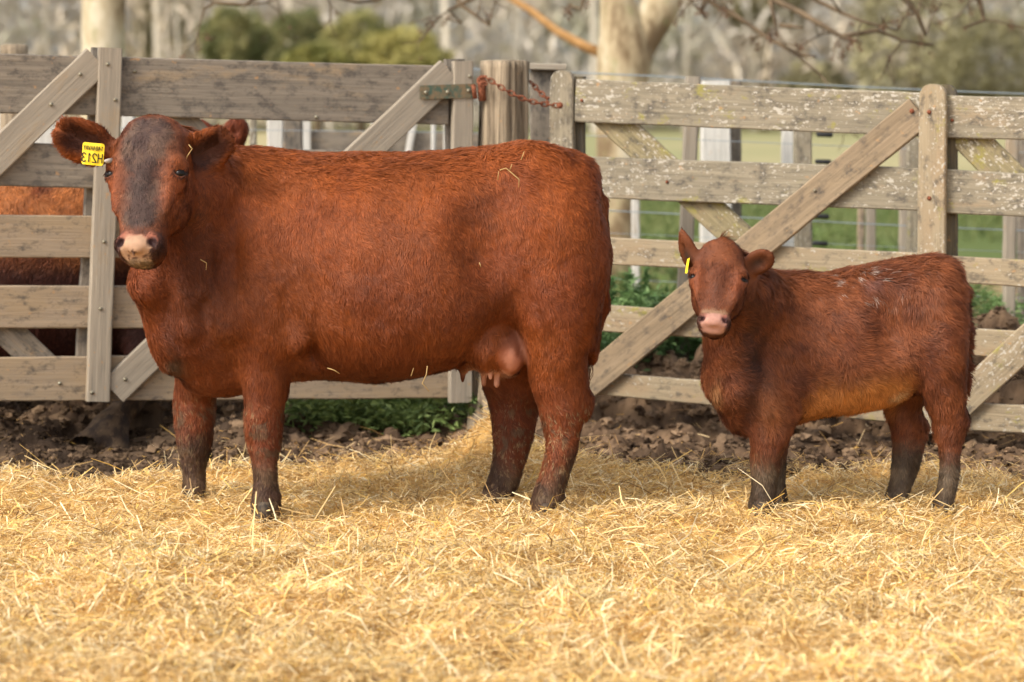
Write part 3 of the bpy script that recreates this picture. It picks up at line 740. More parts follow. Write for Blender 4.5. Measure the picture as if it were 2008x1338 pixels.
        teat = (y > 722)*(y < 768)*(np.abs(x-938) < 42)*1.0; eye_ = 1.0*(np.linalg.norm(np.stack([np.abs(u)-.122, v-.04, s-.190], 1)/np.array([.022, .04, .013]), axis=1) < 1)
        keep = np.clip(1-mz*1.2-bareu-teat-eye_-1.0*(y > 978), 0, 1)
        return dict(len=ln, var=np.where(hd, .5, .26), wid=np.where(hd, .0022, .0023), dir=D, lift=np.where(hd, .25, np.where(y > 800, .5, .30+.15*top)), col=c, bri=.68, keep=keep,
                    clump=58, curl=1.0, curl2=1.0)
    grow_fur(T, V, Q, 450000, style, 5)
    H.eyes(T, 1.05)
    # tail switch
    g = np.random.default_rng(3); b = MB()
    for i in range(26):
        A = up(1156+g.normal(0, 3), 640+g.uniform(-30, 60), 9.0+g.normal(0, .015)); L = g.uniform(.08, .24)
        p = [A, A+np.array([.01*g.normal(), .01*g.normal(), -L*.5]), A+np.array([.022*g.normal()-.008, .02*g.normal(), -L])]
        b.tube(p, [.0016, .0013, .0005], 3, col=lin(96, 62, 44)*g.uniform(.6, 1.2))
    hang(b.build('tail_switch', M_HIDE), T)
    for a in ((522, 1010, 8.82, .048, .075), (376, 996, 9.15, .045, .075), (1070, 1012, 8.85, .045, .075), (968, 1000, 9.19, .043, .075)):
        p = up(a[0], a[1], a[2]); hoof(T, p[0], p[2], p[1], a[3], a[4])
    # ear tag: yellow plate with mirrored black characters
    Yt = 8.485; O = up(161, 329, Yt); ux = up(204, 329.8, Yt)-O; uz = up(166.5, 286, Yt)-O
    ux = unit(up(203, 333, Yt)-O)*1.0; uz = unit(up(164, 287, Yt)-O)
    w_, h_ = .0735, .0745; n_ = np.cross(ux, uz); n_ = n_ if n_[1] < 0 else -n_
    O = up(159.5, 322, Yt)
    rad = .008; pts = []
    for (cx_, cz_, a0) in ((w_-rad, rad, -90), (w_-rad, h_-rad, 0), (rad, h_-rad, 90), (rad, rad, 180)):
        for a in (0, 30, 60, 90):
            t = math.radians(a0+a); pts.append((cx_+rad*math.cos(t), cz_+rad*math.sin(t)))
    k = len(pts); V1 = [O+ux*p[0]+uz*p[1]+n_*(.0012+.006*math.sin(p[0]/w_*math.pi)) for p in pts]; V2 = [v-n_*.0022 for v in V1]
    b = MB(); ctr = [O+ux*w_/2+uz*h_/2+n_*.0068, O+ux*w_/2+uz*h_/2+n_*.0046]
    b.add(V1+V2+ctr, [(i, (i+1) % k, k+(i+1) % k, k+i) for i in range(k)], [(2*k, (i+1) % k, i) for i in range(k)]+[(2*k+1, k+i, k+(i+1) % k) for i in range(k)])
    tg = b.build('ear_tag', plain('yellow tag plastic', lin(238, 205, 40), .4, .4), smooth=False); hang(tg, T)
    tg['label'] = 'yellow plastic tag lettered H213 in mirror writing'
    G = {'H': [[(0, 0), (0, 1)], [(.55, 0), (.55, 1)], [(0, .5), (.55, .5)]],
         '2': [[(0, .78), (.08, .94), (.28, 1), (.48, .92), (.54, .74), (.46, .52), (.0, .0), (.56, 0)]],
         '1': [[(.1, .78), (.3, 1), (.3, 0)]],
         '3': [[(0, .84), (.12, .97), (.3, 1), (.48, .9), (.5, .7), (.38, .55), (.22, .53), (.4, .48), (.54, .32), (.5, .1), (.3, 0), (.12, .02), (0, .16)]],
         'A': [[(0, 0), (.28, 1), (.56, 0)], [(.12, .36), (.44, .36)]], 'V': [[(0, 1), (.28, 0), (.56, 1)]], 'Y': [[(0, 1), (.28, .5), (.56, 1)], [(.28, .5), (.28, 0)]],
         '4': [[(.42, 0), (.42, 1), (0, .34), (.58, .34)]], '8': [[(.28, .52), (.05, .7), (.12, .94), (.28, 1), (.46, .94), (.5, .7), (.28, .52), (.03, .28), (.1, .05), (.28, 0), (.48, .05), (.54, .28), (.28, .52)]]}
    def write(txt, x1, z0, hh, adv, th):
        for i, ch in enumerate(txt):                   # mirrored: first character at the right
            for st_ in G[ch]:
                for (a0, b0), (a1, b1) in zip(st_[:-1], st_[1:]):
                    q0 = np.array([x1-i*adv-a0*hh*.8, z0+b0*hh]); q1 = np.array([x1-i*adv-a1*hh*.8, z0+b1*hh]); d = q1-q0; ln = np.linalg.norm(d); d = d/ln; p_ = np.array([-d[1], d[0]])
                    q0 = q0-d*th*.4; q1 = q1+d*th*.4; vv = []
                    for q in (q0-p_*th/2, q1-p_*th/2, q1+p_*th/2, q0+p_*th/2):
                        bl = .0012+.006*math.sin(min(max(q[0]/w_, 0), 1)*math.pi)
                        for dz in (.0004, .0012): vv.append(O+ux*q[0]+uz*q[1]+n_*(bl+dz+.0006))
                    L_.add(vv, [(1, 3, 5, 7), (0, 6, 4, 2), (0, 2, 3, 1), (2, 4, 5, 3), (4, 6, 7, 5), (6, 0, 1, 7)])
    L_ = MB(); write('H213', w_-.005, .010, .029, .0185, .0034); write('1484AVAY', w_-.004, .050, .014, .0084, .0018)
    lt = L_.build('tag_lettering', plain('black tag ink', (.02, .018, .01), .6), smooth=False)
    lt.parent = tg; lt.matrix_parent_inverse = Matrix.Identity(4)
    b = MB(); p = up(209, 316, Yt); b.tube([p+np.array([-.006, -.004, 0]), p+np.array([.003, .004, 0]), p+np.array([.014, .025, 0])], [.004, .008, .010], 10)
    sb = b.build('tag_stud', plain('grey plastic stud', lin(170, 160, 150), .4)); hang(sb, T)
    return T
build_cow()

# ------------------------------------------------------------------ the calf
def build_calf():
    S = SDF((.52, 8.28, -.03), (1.72, 9.3, 1.12), .0075)
    xloft(S, [(1402, 645, 749, 0.052), (1418, 595, 799, 0.102), (1445, 563, 827, 0.142), (1500, 543, 847, 0.167), (1560, 539, 829, 0.182), (1620, 539, 815, 0.192), (1680, 529, 807, 0.202), (1740, 517, 795, 0.202),
              (1790, 509, 773, 0.192), (1840, 505, 759, 0.177), (1868, 517, 759, 0.142), (1882, 547, 739, 0.102), (1888, 595, 699, 0.052), (1890, 635, 669, 0.027)], Yc=8.97)
    S.cone(up(1510, 640, 8.95), up(1440, 565, 8.74), .16, .105, .06, .9)
    S.cone(up(1440, 565, 8.74), up(1425, 545, 8.70), .10, .085, .04)
    S.cone(up(1428, 610, 8.76), up(1442, 740, 8.86), .085, .105, .05)
    S.cone(up(1442, 740, 8.86), up(1466, 800, 8.92), .10, .09, .05)
    S.ell(up(1535, 700, 8.84), (.08, .07, .15), None, .05)
    S.ell(up(1835, 620, 8.87), (.09, .09, .16), None, .06)
    S.ell(up(1745, 630, 8.765), (.05, .04, .09), None, .09, True)
    zloft(S, [(690, 1465.5, 1579.5, 8.88, 0.099), (760, 1461.5, 1576.5, 8.86, 0.094), (800, 1463.5, 1570.5, 8.86, 0.083), (830, 1469.5, 1558.5, 8.86, 0.066), (880, 1472.5, 1538.5, 8.86, 0.051), (920, 1472.5, 1528.5, 8.86, 0.044),
              (960, 1474.5, 1522.5, 8.86, 0.041), (990, 1468.5, 1518.5, 8.86, 0.046), (1012, 1467.5, 1516.5, 8.86, 0.050)])
    zloft(S, [(800, 1475.5, 1554.5, 9.04, 0.066), (850, 1485.5, 1548.5, 9.04, 0.055), (900, 1491.5, 1541.5, 9.04, 0.046), (950, 1497.5, 1539.5, 9.04, 0.040), (985, 1499.5, 1544.5, 9.04, 0.046), (1006, 1499.5, 1545.5, 9.04, 0.050)])
    zloft(S, [(560, 1790.5, 1886.5, 8.9, 0.099), (640, 1783.5, 1892.5, 8.88, 0.116), (690, 1791.5, 1894.5, 8.87, 0.105), (740, 1801.5, 1892.5, 8.87, 0.083), (790, 1814.5, 1891.5, 8.87, 0.061), (828, 1828.5, 1899.5, 8.87, 0.046), (870, 1839.5, 1886.5, 8.87, 0.039),
              (920, 1843.5, 1879.5, 8.87, 0.035), (960, 1837.5, 1874.5, 8.87, 0.037), (990, 1829.5, 1868.5, 8.87, 0.044), (1012, 1827.5, 1866.5, 8.87, 0.046)])
    zloft(S, [(690, 1735.5, 1844.5, 9.06, 0.088), (760, 1733.5, 1824.5, 9.08, 0.077), (800, 1736.5, 1806.5, 9.09, 0.057), (840, 1747.5, 1819.5, 9.09, 0.048), (870, 1750.5, 1812.5, 9.09, 0.042), (920, 1748.5, 1800.5, 9.09, 0.036),
              (960, 1741.5, 1784.5, 9.09, 0.039), (990, 1728.5, 1770.5, 9.09, 0.046), (1006, 1727.5, 1766.5, 9.09, 0.046)])
    tl = [(1868, 525), (1887, 570), (1894, 650), (1893, 760)]
    for a, b_ in zip(tl[:-1], tl[1:]): S.cone(up(*a, 8.97), up(*b_, 8.97), .018, .014, .03)
    H = Head(up(1415, 494, 8.62), up(1398, 652, 8.46), -.15, 1, 1.16)
    H.build(S)
    S.cone(H.p(0, -.09, .06), up(1438, 560, 8.76), .11*H.sc, .10, .04)
    S.ell(H.p(0, .01, .003), np.array([.10, .08, .06])*H.sc, H.M, .03)
    S.cone(H.p(.01, .03, -.035), H.p(.0, .04, -.065), .022, .006, .02)
    eL = ear(S, up(1368, 540, 8.62), up(1336, 458, 8.60), (-.6, -.8, 0), .036, .015, .6, .02)
    eR = ear(S, up(1458, 530, 8.66), up(1516, 498, 8.62), (.2, -1, 0), .044, .019, .66, .02)
    S.cone(up(1356, 505, 8.61), up(1338, 452, 8.60), .022, .006, .02)
    V, Q = S.mesh(); del S
    T = thing('calf', 'small dark reddish brown calf with pink nose facing the camera', 'calf', (1.2, 9, 0))
    OR, MD, DK = lin(136, 76, 42), lin(106, 57, 35), lin(60, 34, 26)
    MUD = lin(108, 92, 72)
    def colour(P):
        x, y = bp(P); n1 = fbm(P, 6, 81); n2 = fbm(P, 18, 82)
        c = mix(MD, OR, sstep(.35, .65, n1*.5+n2*.5+.12*(1-sstep(530, 600, y))))
        c = mix(c, DK, .95*np.exp(-((x-1462)/30)**2-((y-690)/120)**2)*sstep(.2, .45, n2)); c = mix(c, lin(176, 150, 112), .6*sstep(.67, .71, fbm(P, 130, 76, 2))*sstep(860, 900, y))
        c = mix(c, DK, .3*np.exp(-((x-1650)/140)**2-((y-730)/30)**2))
        bel = np.exp(-((y-(796-(x-1580)*.16))/38)**2)*sstep(1560, 1600, x)*(1-sstep(1755, 1790, x))
        c = mix(c, lin(200, 128, 66), np.clip(bel*1.6, 0, 1)*.95)
        c = mix(c, lin(156, 94, 52), .75*np.exp(-((x-1500)/26)**2-((y-790)/45)**2))
        c = mix(c, lin(196, 146, 96), .6*np.exp(-((x-1396)/7)**2-((y-760)/26)**2))
        c = mix(c, lin(208, 180, 140), .8*np.exp(-((x-1752)/14)**2-((y-768)/10)**2))
        leg = sstep(868, 918, y+(n2-.5)*70); c = mix(c, mix(MUD, lin(80, 68, 54), sstep(.4, .6, n2)), leg*.93)
        c = mix(c, lin(150, 108, 98), .4*np.exp(-((x-1690)/17)**4-((y-556-(x-1690)*-.1)/8)**4))
        sp = sstep(.70, .74, fbm(P, 70, 88, 2))*np.exp(-((x-1680)/60)**2-((y-560)/26)**2); c = mix(c, lin(220, 205, 190), np.clip(sp*1.0, 0, .55))
        q = H.loc(P); u, v, s = q[:, 0], q[:, 1], q[:, 2]; hd = (s > -.06) & (s < .54) & (np.abs(u) < .17) & (v > -.2) & (v < .14)
        f = sstep(-.05, .03, v)*hd
        c = mix(c, lin(150, 78, 44), f*.55*np.exp(-((np.abs(u)-.10)/.035)**2-((s-.22)/.07)**2))
        c = mix(c, lin(74, 48, 42), f*.5*np.exp(-(u/.05)**2-((s-.28)/.09)**2)*sstep(.35, .6, n2))
        c = mix(c, lin(176, 140, 108), f*.7*sstep(.37, .40, s)*(1-sstep(.42, .44, s))*(1-sstep(.05, .07, np.abs(u))))
        c = mix(c, lin(52, 40, 38), f*.7*sstep(.40, .44, s))
        mz = sstep(.405, .42, s)*(1-sstep(.056, .068, np.abs(u)))*sstep(-.02, .01, v)*hd
        c = mix(c, mix(lin(166, 122, 106), lin(136, 82, 68), sstep(.02, .05, np.abs(u)-np.interp(s, [.44, .475], [0, .03])))*(.75+.5*fbm(P, 95, 79, 2))[:, None], mz)
        nd = np.linalg.norm(np.stack([np.abs(u)-.053, (v-.058)*.6, s-.449], 1)/np.array([.016, .02, .018]), axis=1)
        c = mix(c, lin(56, 26, 24), (1-sstep(.8, 1.3, nd))*hd)
        ed = np.linalg.norm(np.stack([np.abs(u)-.116, v-.035, s-.190], 1)/np.array([.032, .035, .020]), axis=1)
        c = mix(c, lin(36, 20, 16), (1-sstep(.75, 1.1, ed))*hd)
        for E in (eL, eR):
            w_ = (P-E['c'])@E['M'].T; ins = np.exp(-(w_[:, 0]/.02)**2-(w_[:, 2]/.035)**2)*sstep(-.01, .006, w_[:, 1])*(np.abs(w_[:, 1]) < .04)
            c = mix(c, lin(52, 34, 24), np.clip(ins, 0, 1)*.9)
        return c, hd, mz, s
    c, hd, mz, s = colour(V)
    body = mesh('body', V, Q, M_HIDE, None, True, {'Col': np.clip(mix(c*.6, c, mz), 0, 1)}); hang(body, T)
    def style(P, Rn):
        c, hd, mz, s = colour(P); x, y = bp(P); n = len(P)
        q_ = H.loc(P); eye_ = 1.0*(np.linalg.norm(np.stack([np.abs(q_[:, 0])-.122, q_[:, 1]-.04, q_[:, 2]-.190], 1)/np.array([.034, .06, .026]), axis=1) < 1)
        D = np.tile([.7, 0, -.7], (n, 1)); top = 1-sstep(530, 600, y); D[:, 0] += .4*top
        D = mix(D, np.array([.25, 0, -1.]), sstep(700, 800, y)); D = mix(D, H.w, hd*1.0); D = mix(D, H.w*-.7+H.u*.1, hd*(1-sstep(.02, .10, s))*.9)
        ln = np.full(n, .036)+.010*top; ln = np.where((y > 740) & (y < 840) & (x > 1550) & (x < 1790), .036, ln); ln = np.where(y > 850, .022, ln); ln = np.where(hd, .016, ln)
        for E in (eL, eR):
            w_ = (P-E['c'])@E['M'].T; ie = (np.abs(w_[:, 0]) < .05) & (np.abs(w_[:, 1]) < .04) & (w_[:, 2] > -E['L']*1.08) & (w_[:, 2] < E['L']*1.6)
            ln = np.where(ie, .010, ln); D = np.where(ie[:, None], E['M'][2]*1.0, D)
        return dict(len=ln, wid=np.where(hd, .0021, .0024), dir=D, lift=np.where(hd, .28, .34+.25*top), col=c, bri=.70, keep=np.clip(1-mz*1.2-eye_-1.0*(y > 984), 0, 1), clump=46, curl=1.1, curl2=1.3)
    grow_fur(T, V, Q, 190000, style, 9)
    H.eyes(T, 1.15)
    for a in ((1493, 1010, 8.86, .040, .06), (1523, 1004, 9.04, .036, .06), (1848, 1010, 8.87, .034, .055), (1748, 1003, 9.09, .034, .055)):
        p = up(a[0], a[1], a[2]); hoof(T, p[0], p[2], p[1], a[3], a[4])
    b = MB(); A = up(1350, 505, 8.60); B = up(1345, 536, 8.58)
    V = []
    for dx, dy in ((-.0035, -.002), (.0035, -.012), (.006, .02), (-.001, .02)):
        for p in (A, B): V.append(p+np.array([dx, dy, 0]))
    b.add(V, [(0, 1, 3, 2), (2, 3, 5, 4), (4, 5, 7, 6), (6, 7, 1, 0), (0, 2, 4, 6), (1, 7, 5, 3)])
    hang(b.build('ear_tag', bpy.data.materials['yellow tag plastic'], smooth=False), T)
build_calf()

# ------------------------------------------------------------------ the animal behind the left gate
def build_back_cow():
    Y = 11.05
    S = SDF((-2.9, 10.5, -.1), (-1.05, 11.6, 1.5), .014)
    xloft(S, [(-190, 420, 640, .08), (-160, 350, 700, .22), (-60, 322, 730, .30), (60, 318, 740, .33), (160, 322, 730, .33), (250, 330, 700, .29), (310, 345, 660, .22), (340, 380, 600, .14)], Yc=Y)
    S.cone(up(310, 430, Y), up(425, 320, 11.2), .19, .12, .06)
    S.cone(up(425, 300, 11.2), up(470, 340, 11.35), .115, .07, .05)
    ear(S, up(408, 285, 11.15), up(392, 233, 11.15), (0, -1, 0), .040, .03, .3)
    ear(S, up(452, 290, 11.15), up(473, 228, 11.15), (0, -1, 0), .058, .032, .3)
    S.cone(up(300, 620, 10.98), up(284, 730, 10.78), .13, .085, .05)
    S.cone(up(284, 730, 10.78), up(250, 795, 10.68), .085, .052, .04)
    S.cone(up(250, 795, 10.68), up(212, 838, 10.62), .052, .058, .04)
    S.cone(up(212, 838, 10.62), up(158, 884, 10.52), .062, .056, .04); S.cone(up(158, 884, 10.52), up(135, 900, 10.50), .05, .03, .04)
    S.cone(up(222, 838, 10.62), up(232, 892, 10.58), .058, .055, .04)
    S.cone(up(300, 620, 11.25), up(310, 830, 11.28), .12, .05, .04)
    S.cone(up(-80, 640, 11.2), up(-90, 850, 11.2), .12, .05, .04)
    S.cone(up(-110, 640, 10.9), up(-100, 870, 10.9), .12, .05, .04)
    V, Q = S.mesh()
    T = thing('cow', 'chestnut cow half hidden behind the left gate with one muddy foot below it', 'cow', (-1.9, Y, 0))
    def colour(P):
        px = 1004+P[:, 0]*F/Y; z = P[:, 2]; n1 = fbm(P, 6, 91)
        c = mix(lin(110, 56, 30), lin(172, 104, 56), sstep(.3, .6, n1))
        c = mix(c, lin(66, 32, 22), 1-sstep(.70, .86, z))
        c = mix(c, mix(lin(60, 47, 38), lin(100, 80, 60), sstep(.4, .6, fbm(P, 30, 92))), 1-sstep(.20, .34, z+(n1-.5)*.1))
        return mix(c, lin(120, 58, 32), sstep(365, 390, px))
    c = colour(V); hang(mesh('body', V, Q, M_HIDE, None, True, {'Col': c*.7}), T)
    def style(P, Rn):
        return dict(len=np.where(P[:, 2] < .3, .014, .028), wid=np.full(len(P), .004), dir=np.tile([-.3, 0, -.9], (len(P), 1)), lift=np.full(len(P), .3), col=colour(P), keep=np.ones(len(P)), clump=30)
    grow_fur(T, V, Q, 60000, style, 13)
build_back_cow()

# ------------------------------------------------------------------ timber
def board(name, par, A, B, wa, wb, th, mat, nrm, back=0.0, wob=.0022, bev=.005, seed=None, round_top=False, parts=None):
    """A,B: centre points of the front face's two ends; nrm: towards the camera; the mesh's local X runs along the board"""
    A = np.array(A, float); B = np.array(B, float); X = unit(B-A); Zn = np.array([nrm[0], nrm[1], 0]); Zn = unit(Zn-(Zn@X)*X); Yw = np.cross(Zn, X)
    if seed is None: seed = abs(hash(name)) % 1000 if False else int((abs(A[0])*97+abs(A[2])*131+abs(B[0])*17)*10) % 9973
    L = np.linalg.norm(B-A); n = max(2, int(L/.035)); V = []; t = np.linspace(0, 1, n+1)
    if round_top: t = np.concatenate([t[:-1], [1-.035/L, 1-.018/L, 1-.006/L, 1]])
    t = np.sort(t); n = len(t)-1
    for q in t:
        w = (wa+(wb-wa)*q)/2; sh = 1.0
        if round_top: r_ = min(1, max(0, (1-q)*L/(w*1.0))); sh = math.sqrt(max(0, 1-(1-r_)**2))*.78+.22
        w_ = w*sh
        for yy, zz in ((-w_+bev, 0), (-w_, -bev), (-w_, -th+bev), (-w_+bev, -th), (w_-bev, -th), (w_, -th+bev), (w_, -bev), (w_-bev, 0)):
            V.append((q*L, yy, zz))
    V = np.array(V); pn = V+seed*.37
    d = (fbm(pn*np.array([1, .2, .2]), 3.2, 41, 3)-.5)[:, None]
    sgn = np.sign(V[:, 1:2]); V[:, 1:2] += d*wob*3.2 + sgn*(fbm(pn, 14, 43, 3)-.5)[:, None]*wob*1.6
    V[:, 2] += (fbm(pn, 9, 45, 2)-.5)*wob
    Q = [(i*8+k, i*8+(k+1) % 8, (i+1)*8+(k+1) % 8, (i+1)*8+k) for i in range(n) for k in range(8)]
    me_o = mesh(name, V, [np.array(Q)], mat, None, False)
    bm_caps = [(7, 6, 5, 4), (7, 4, 3, 0), (0, 3, 2, 1)]
    me = me_o.data
    # end caps
    import bmesh
    bm = bmesh.new(); bm.from_mesh(me); bm.verts.ensure_lookup_table()
    for base, fl in ((0, False), (n*8, True)):
        vs = [bm.verts[base+k] for k in range(8)]
        try: bm.faces.new(vs if fl else vs[::-1])
        except ValueError: pass
    bmesh.ops.recalc_face_normals(bm, faces=bm.faces); bm.to_mesh(me); bm.free()
    M = Matrix(((X[0], Yw[0], Zn[0], A[0]), (X[1], Yw[1], Zn[1], A[1]), (X[2], Yw[2], Zn[2], A[2]), (0, 0, 0, 1)))
    if par is None: me_o.matrix_world = M
    else: me_o.parent = par; me_o.matrix_local = Matrix.Translation(-Vector(par.location)) @ M
    return me_o
def pboard(name, par, P, x0, t0, b0, x1, t1, b1, th, mat, off=0.0, **k):
    """board read as two ends (x, top, bottom)"""
    a, b_, c, d = P.at(x0, t0, off), P.at(x0, b0, off), P.at(x1, t1, off), P.at(x1, b1, off)
    return board(name, par, (a+b_)/2, (c+d)/2, np.linalg.norm(a-b_), np.linalg.norm(c-d), th, mat, P.n, **k)
def pdiag(name, par, P, c0, c1, wpx, th, mat, off=0.0, **k):
    A, B = P.at(*c0, off), P.at(*c1, off); w = wpx*A[1]/F
    return board(name, par, A, B, w, w, th, mat, P.n, **k)
def bolt(par, P, px, py, off, r=.008, mat=None):
    c = P.at(px, py, off); n = np.array([P.n[0], P.n[1], 0]); b = MB()
    b.tube([c-n*.004, c+n*.003, c+n*.006, c+n*.0075], [r, r, r*.75, r*.2], 10)
    return hang(b.build('bolt', mat or M_BOLT), par)

T = thing('wooden_gate', 'grey plank gate on the left hung from the cracked post by a green strap hinge', 'gate', tuple(FA))
x0 = -420
def ex(x, xa, ya, xb, yb): return ya+(yb-ya)*(x-xa)/(xb-xa)
rails = [((0, 105, 222), (880, 130, 245), WG), ((0, 280, 366), (880, 300, 386), WG), ((0, 422, 505), (880, 432, 511), WM), ((0, 560, 644), (880, 563, 643), WM), ((0, 702, 788), (905, 690, 781), WM)]
for (xa, ta, ba), (xb, tb, bb), m_ in rails:
    pboard('rail', T, PL, x0, ex(x0, xa, ta, xb, tb), ex(x0, xa, ba, xb, bb), xb, tb, bb, .035, m_)
def upright(par, P, xt, yt, xb, yb, wt, wb, th, mat, off, name='upright', **k):
    A, B = P.at(xb, yb, off), P.at(xt, yt, off)
    return board(name, par, A, B, wb*A[1]/F, wt*B[1]/F, th, mat, P.n, **k)
upright(T, PL, 218, 94, 193, 788, 46, 46, .045, WG2, .046, seed=5)
upright(T, PL, 196, 94, 160, 776, 30, 26, .04, WG, -.037)
upright(T, PL, 909, 120, 905, 790, 40, 46, .04, WG2, .041)
upright(T, PL, 893, 116, 900, 776, 40, 30, .035, WG, -.037)
pdiag('brace', T, PL, (-100, 400), (192, 118), 62, .035, WG2, .036)
pdiag('brace', T, PL, (222, 768), (884, 141), 60, .035, WG2, .036)
pdiag('back_brace', T, PL, (-120, 520), (130, 760), 60, .03, WG, -.037)
pdiag('back_brace', T, PL, (300, 180), (840, 740), 60, .03, WG, -.037)
for px, py in ((211, 126), (226, 196), (204, 474), (197, 606), (180, 770)): bolt(T, PL, px, py, .046)
for px, py in ((157, 146), (100, 205), (245, 744)): bolt(T, PL, px, py, .037)
for px, py in ((264, 140), (117, 752), (620, 230)): bolt(T, PL, px, py, .001)
bolt(T, PL, 921, 150, .041)
b = MB(); q = [PL.at(824, 168, .047), PL.at(932, 164, .047), PL.at(932, 192, .047), PL.at(824, 195, .047)]; n3 = np.array([PL.n[0], PL.n[1], 0])
b.add(q+[p-n3*.006 for p in q], [(0, 1, 2, 3), (7, 6, 5, 4), (0, 4, 5, 1), (1, 5, 6, 2), (2, 6, 7, 3), (3, 7, 4, 0)])
hs_ = b.build('hinge_strap', M_GREEN, smooth=False); hang(hs_, T)
for px, py in ((835, 182), (878, 181), (919, 178)): bolt(T, PL, px, py, .048, .009)
b = MB(); b.tube([PL.at(943, 152, .05), PL.at(946, 198, .05)], [.017, .017], 10); b.tube([PL.at(928, 166, .05), PL.at(932, 194, .05)], [.011, .011], 8)
b.tube([PL.at(946, 160, .05), PL.at(962, 158, .0)], [.012, .012], 8); b.tube([PL.at(946, 190, .05), PL.at(962, 190, .0)], [.012, .012], 8)
hang(b.build('hinge_pin', M_RUST), T)

# the cracked hanging post
def round_post(name, label, P3top, P3bot, r0, r1, mat, seed=0, n=28, rough=.12, group=None, cat='post', squash=.8):
    A = np.array(P3bot); B = np.array(P3top); H_ = np.linalg.norm(B-A); rows = max(6, int(H_/.03)); V = []
    for i in range(rows+3):
        t = min(i/rows, 1); cap = (1, .82, .35)[max(0, i-rows)] if i > rows else 1
        c = A+(B-A)*t + np.array([0, 0, (0, .006, .008)[max(0, i-rows)] if i > rows else 0]); r = (r0+(r1-r0)*t)*cap
        for k in range(n):
            a = k/n*2*math.pi; rr = r*(1+rough*(vn(np.array([[math.cos(a)*2.2, math.sin(a)*2.2, t*H_*1.3]]), 1.6, seed)[0]-.5)*2
                       - rough*.9*(abs(vn(np.array([[math.cos(a)*6, math.sin(a)*6, t*H_*.9]]), 1.5, seed+9)[0]-.5) < .07))
            V.append(c+np.array([math.cos(a)*rr, math.sin(a)*rr*squash, 0]))
    V = np.array(V); R_ = rows+3
    Q = [(i*n+k, i*n+(k+1) % n, (i+1)*n+(k+1) % n, (i+1)*n+k) for i in range(R_-1) for k in range(n)]
    V = np.concatenate([V, V[-n:].mean(0)[None]]); Tt = [(len(V)-1, (R_-1)*n+k, (R_-1)*n+(k+1) % n) for k in range(n)]
    loc = V - A; M = Matrix(((0, 1, 0), (0, 0, 1), (1, 0, 0)))      # local X = up, for the grain
    L3 = loc[:, [2, 0, 1]]
    o = mesh(name, L3, [np.array(Q), np.array(Tt)], mat, None, True)
    o.matrix_world = Matrix.Translation(Vector(A)) @ M.to_4x4()
    return tag(o, label, cat, group)
round_post('gate_post', 'thick cracked weathered post between the two gates, carrying the hinge', up(988, 121, 10.98), up(978, 880, 10.98), .135, .112, WP, 3, n=40, rough=.22)
# squared post behind it
def sq_post(name, label, x0, x1, top, bot, Y, mat, depth=None, lean=0, group='posts of the wire fence behind the gates', cat='fence post', grow=0):
    A = up((x0+x1)/2, bot, Y); B = up((x0+x1)/2+lean, top, Y); w = (x1-x0)*Y/F
    o = board(name, None, A, B, w*(1+grow), w, depth or w*.9, mat, (0, -1), wob=.004, bev=.008)
    return tag(o, label, cat, group)
sq_post('square_post', 'grey squared post standing right behind the cracked gate post', 1040, 1108, 126, 880, 11.35, WG, group=None, cat='post')
board('cap', None, up(1034, 130, 11.3), up(1110, 133, 11.3), .03, .03, .1, WG2, (0, -1))
o = bpy.data.objects['cap']; o.name = 'post_cap'
pc = [x for x in COL.objects if x.name.startswith('square_post')][0]; mw = o.matrix_world.copy(); bpy.context.view_layer.update(); o.parent = pc; o.matrix_parent_inverse = pc.matrix_world.inverted()

# ------------------------------------------------------------------ right gate
T = thing('wooden_gate', 'lichen flecked five rail gate on the right, behind the calf', 'gate', tuple(FC))
xe = 2520
rr = [((1128, 156, 240), (1795, 182, 268), WL), ((1150, 307, 388), (1795, 330, 414), WL), ((1150, 464, 517), (1795, 497, 549), WLM), ((1150, 596, 648), (1795, 636, 690), WLM), ((1150, 729, 772), (1795, 781, 833), WLM)]
for (xa, ta, ba), (xb, tb, bb), m_ in rr:
    pboard('rail', T, PR, xa, ta, ba, xb+32, ex(xb+32, xa, ta, xb, tb), ex(xb+32, xa, ba, xb, bb), .035, m_, seed=int(ta))
rr2 = [((1862, 187, 270), (2008, 191, 275), WL), ((1862, 333, 419), (2008, 342, 426), WL), ((1862, 503, 555), (2008, 510, 563), WLM), ((1862, 643, 696), (2008, 650, 704), WLM), ((1862, 789, 842), (2008, 796, 851), WLM)]
for (xa, ta, ba), (xb, tb, bb), m_ in rr2:
    xs_ = 1828; pboard('rail', T, PR, xs_, ex(xs_, xa, ta, xb, tb), ex(xs_, xa, ba, xb, bb), xe, ex(xe, xa, ta, xb, tb), ex(xe, xa, ba, xb, bb), .035, m_, seed=int(ta)+7)
upright(T, PR, 1101, 138, 1096, 790, 48, 50, .045, WL, .012, round_top=True, seed=31)
upright(T, PR, 1133, 150, 1128, 770, 26, 26, .035, WD, -.037)
upright(T, PR, 1829, 165, 1822, 850, 53, 56, .045, WLM, .046, round_top=True, seed=32)
upright(T, PR, 2490, 190, 2484, 895, 53, 56, .045, WLM, .046, round_top=True, seed=35)
upright(T, PR, 1853, 166, 1855, 846, 46, 46, .035, WD, -.037, round_top=True)
pdiag('brace', T, PR, (1140, 760), (1802, 219), 62, .035, WB, .037, seed=77)
pdiag('brace', T, PR, (1858, 812), (2455, 276), 62, .035, WLM, .037)
pdiag('back_brace', T, PR, (1150, 190), (1796, 790), 60, .03, WMOSS, -.037)
pdiag('back_brace', T, PR, (1868, 240), (2440, 800), 66, .03, WMOSS, -.037)
for px, py in ((1788, 218), ): bolt(T, PR, px, py, .038, .010, M_RUST)
for px, py in ((1822, 220), (1822, 389)): bolt(T, PR, px, py, .047, .009, M_RUST)
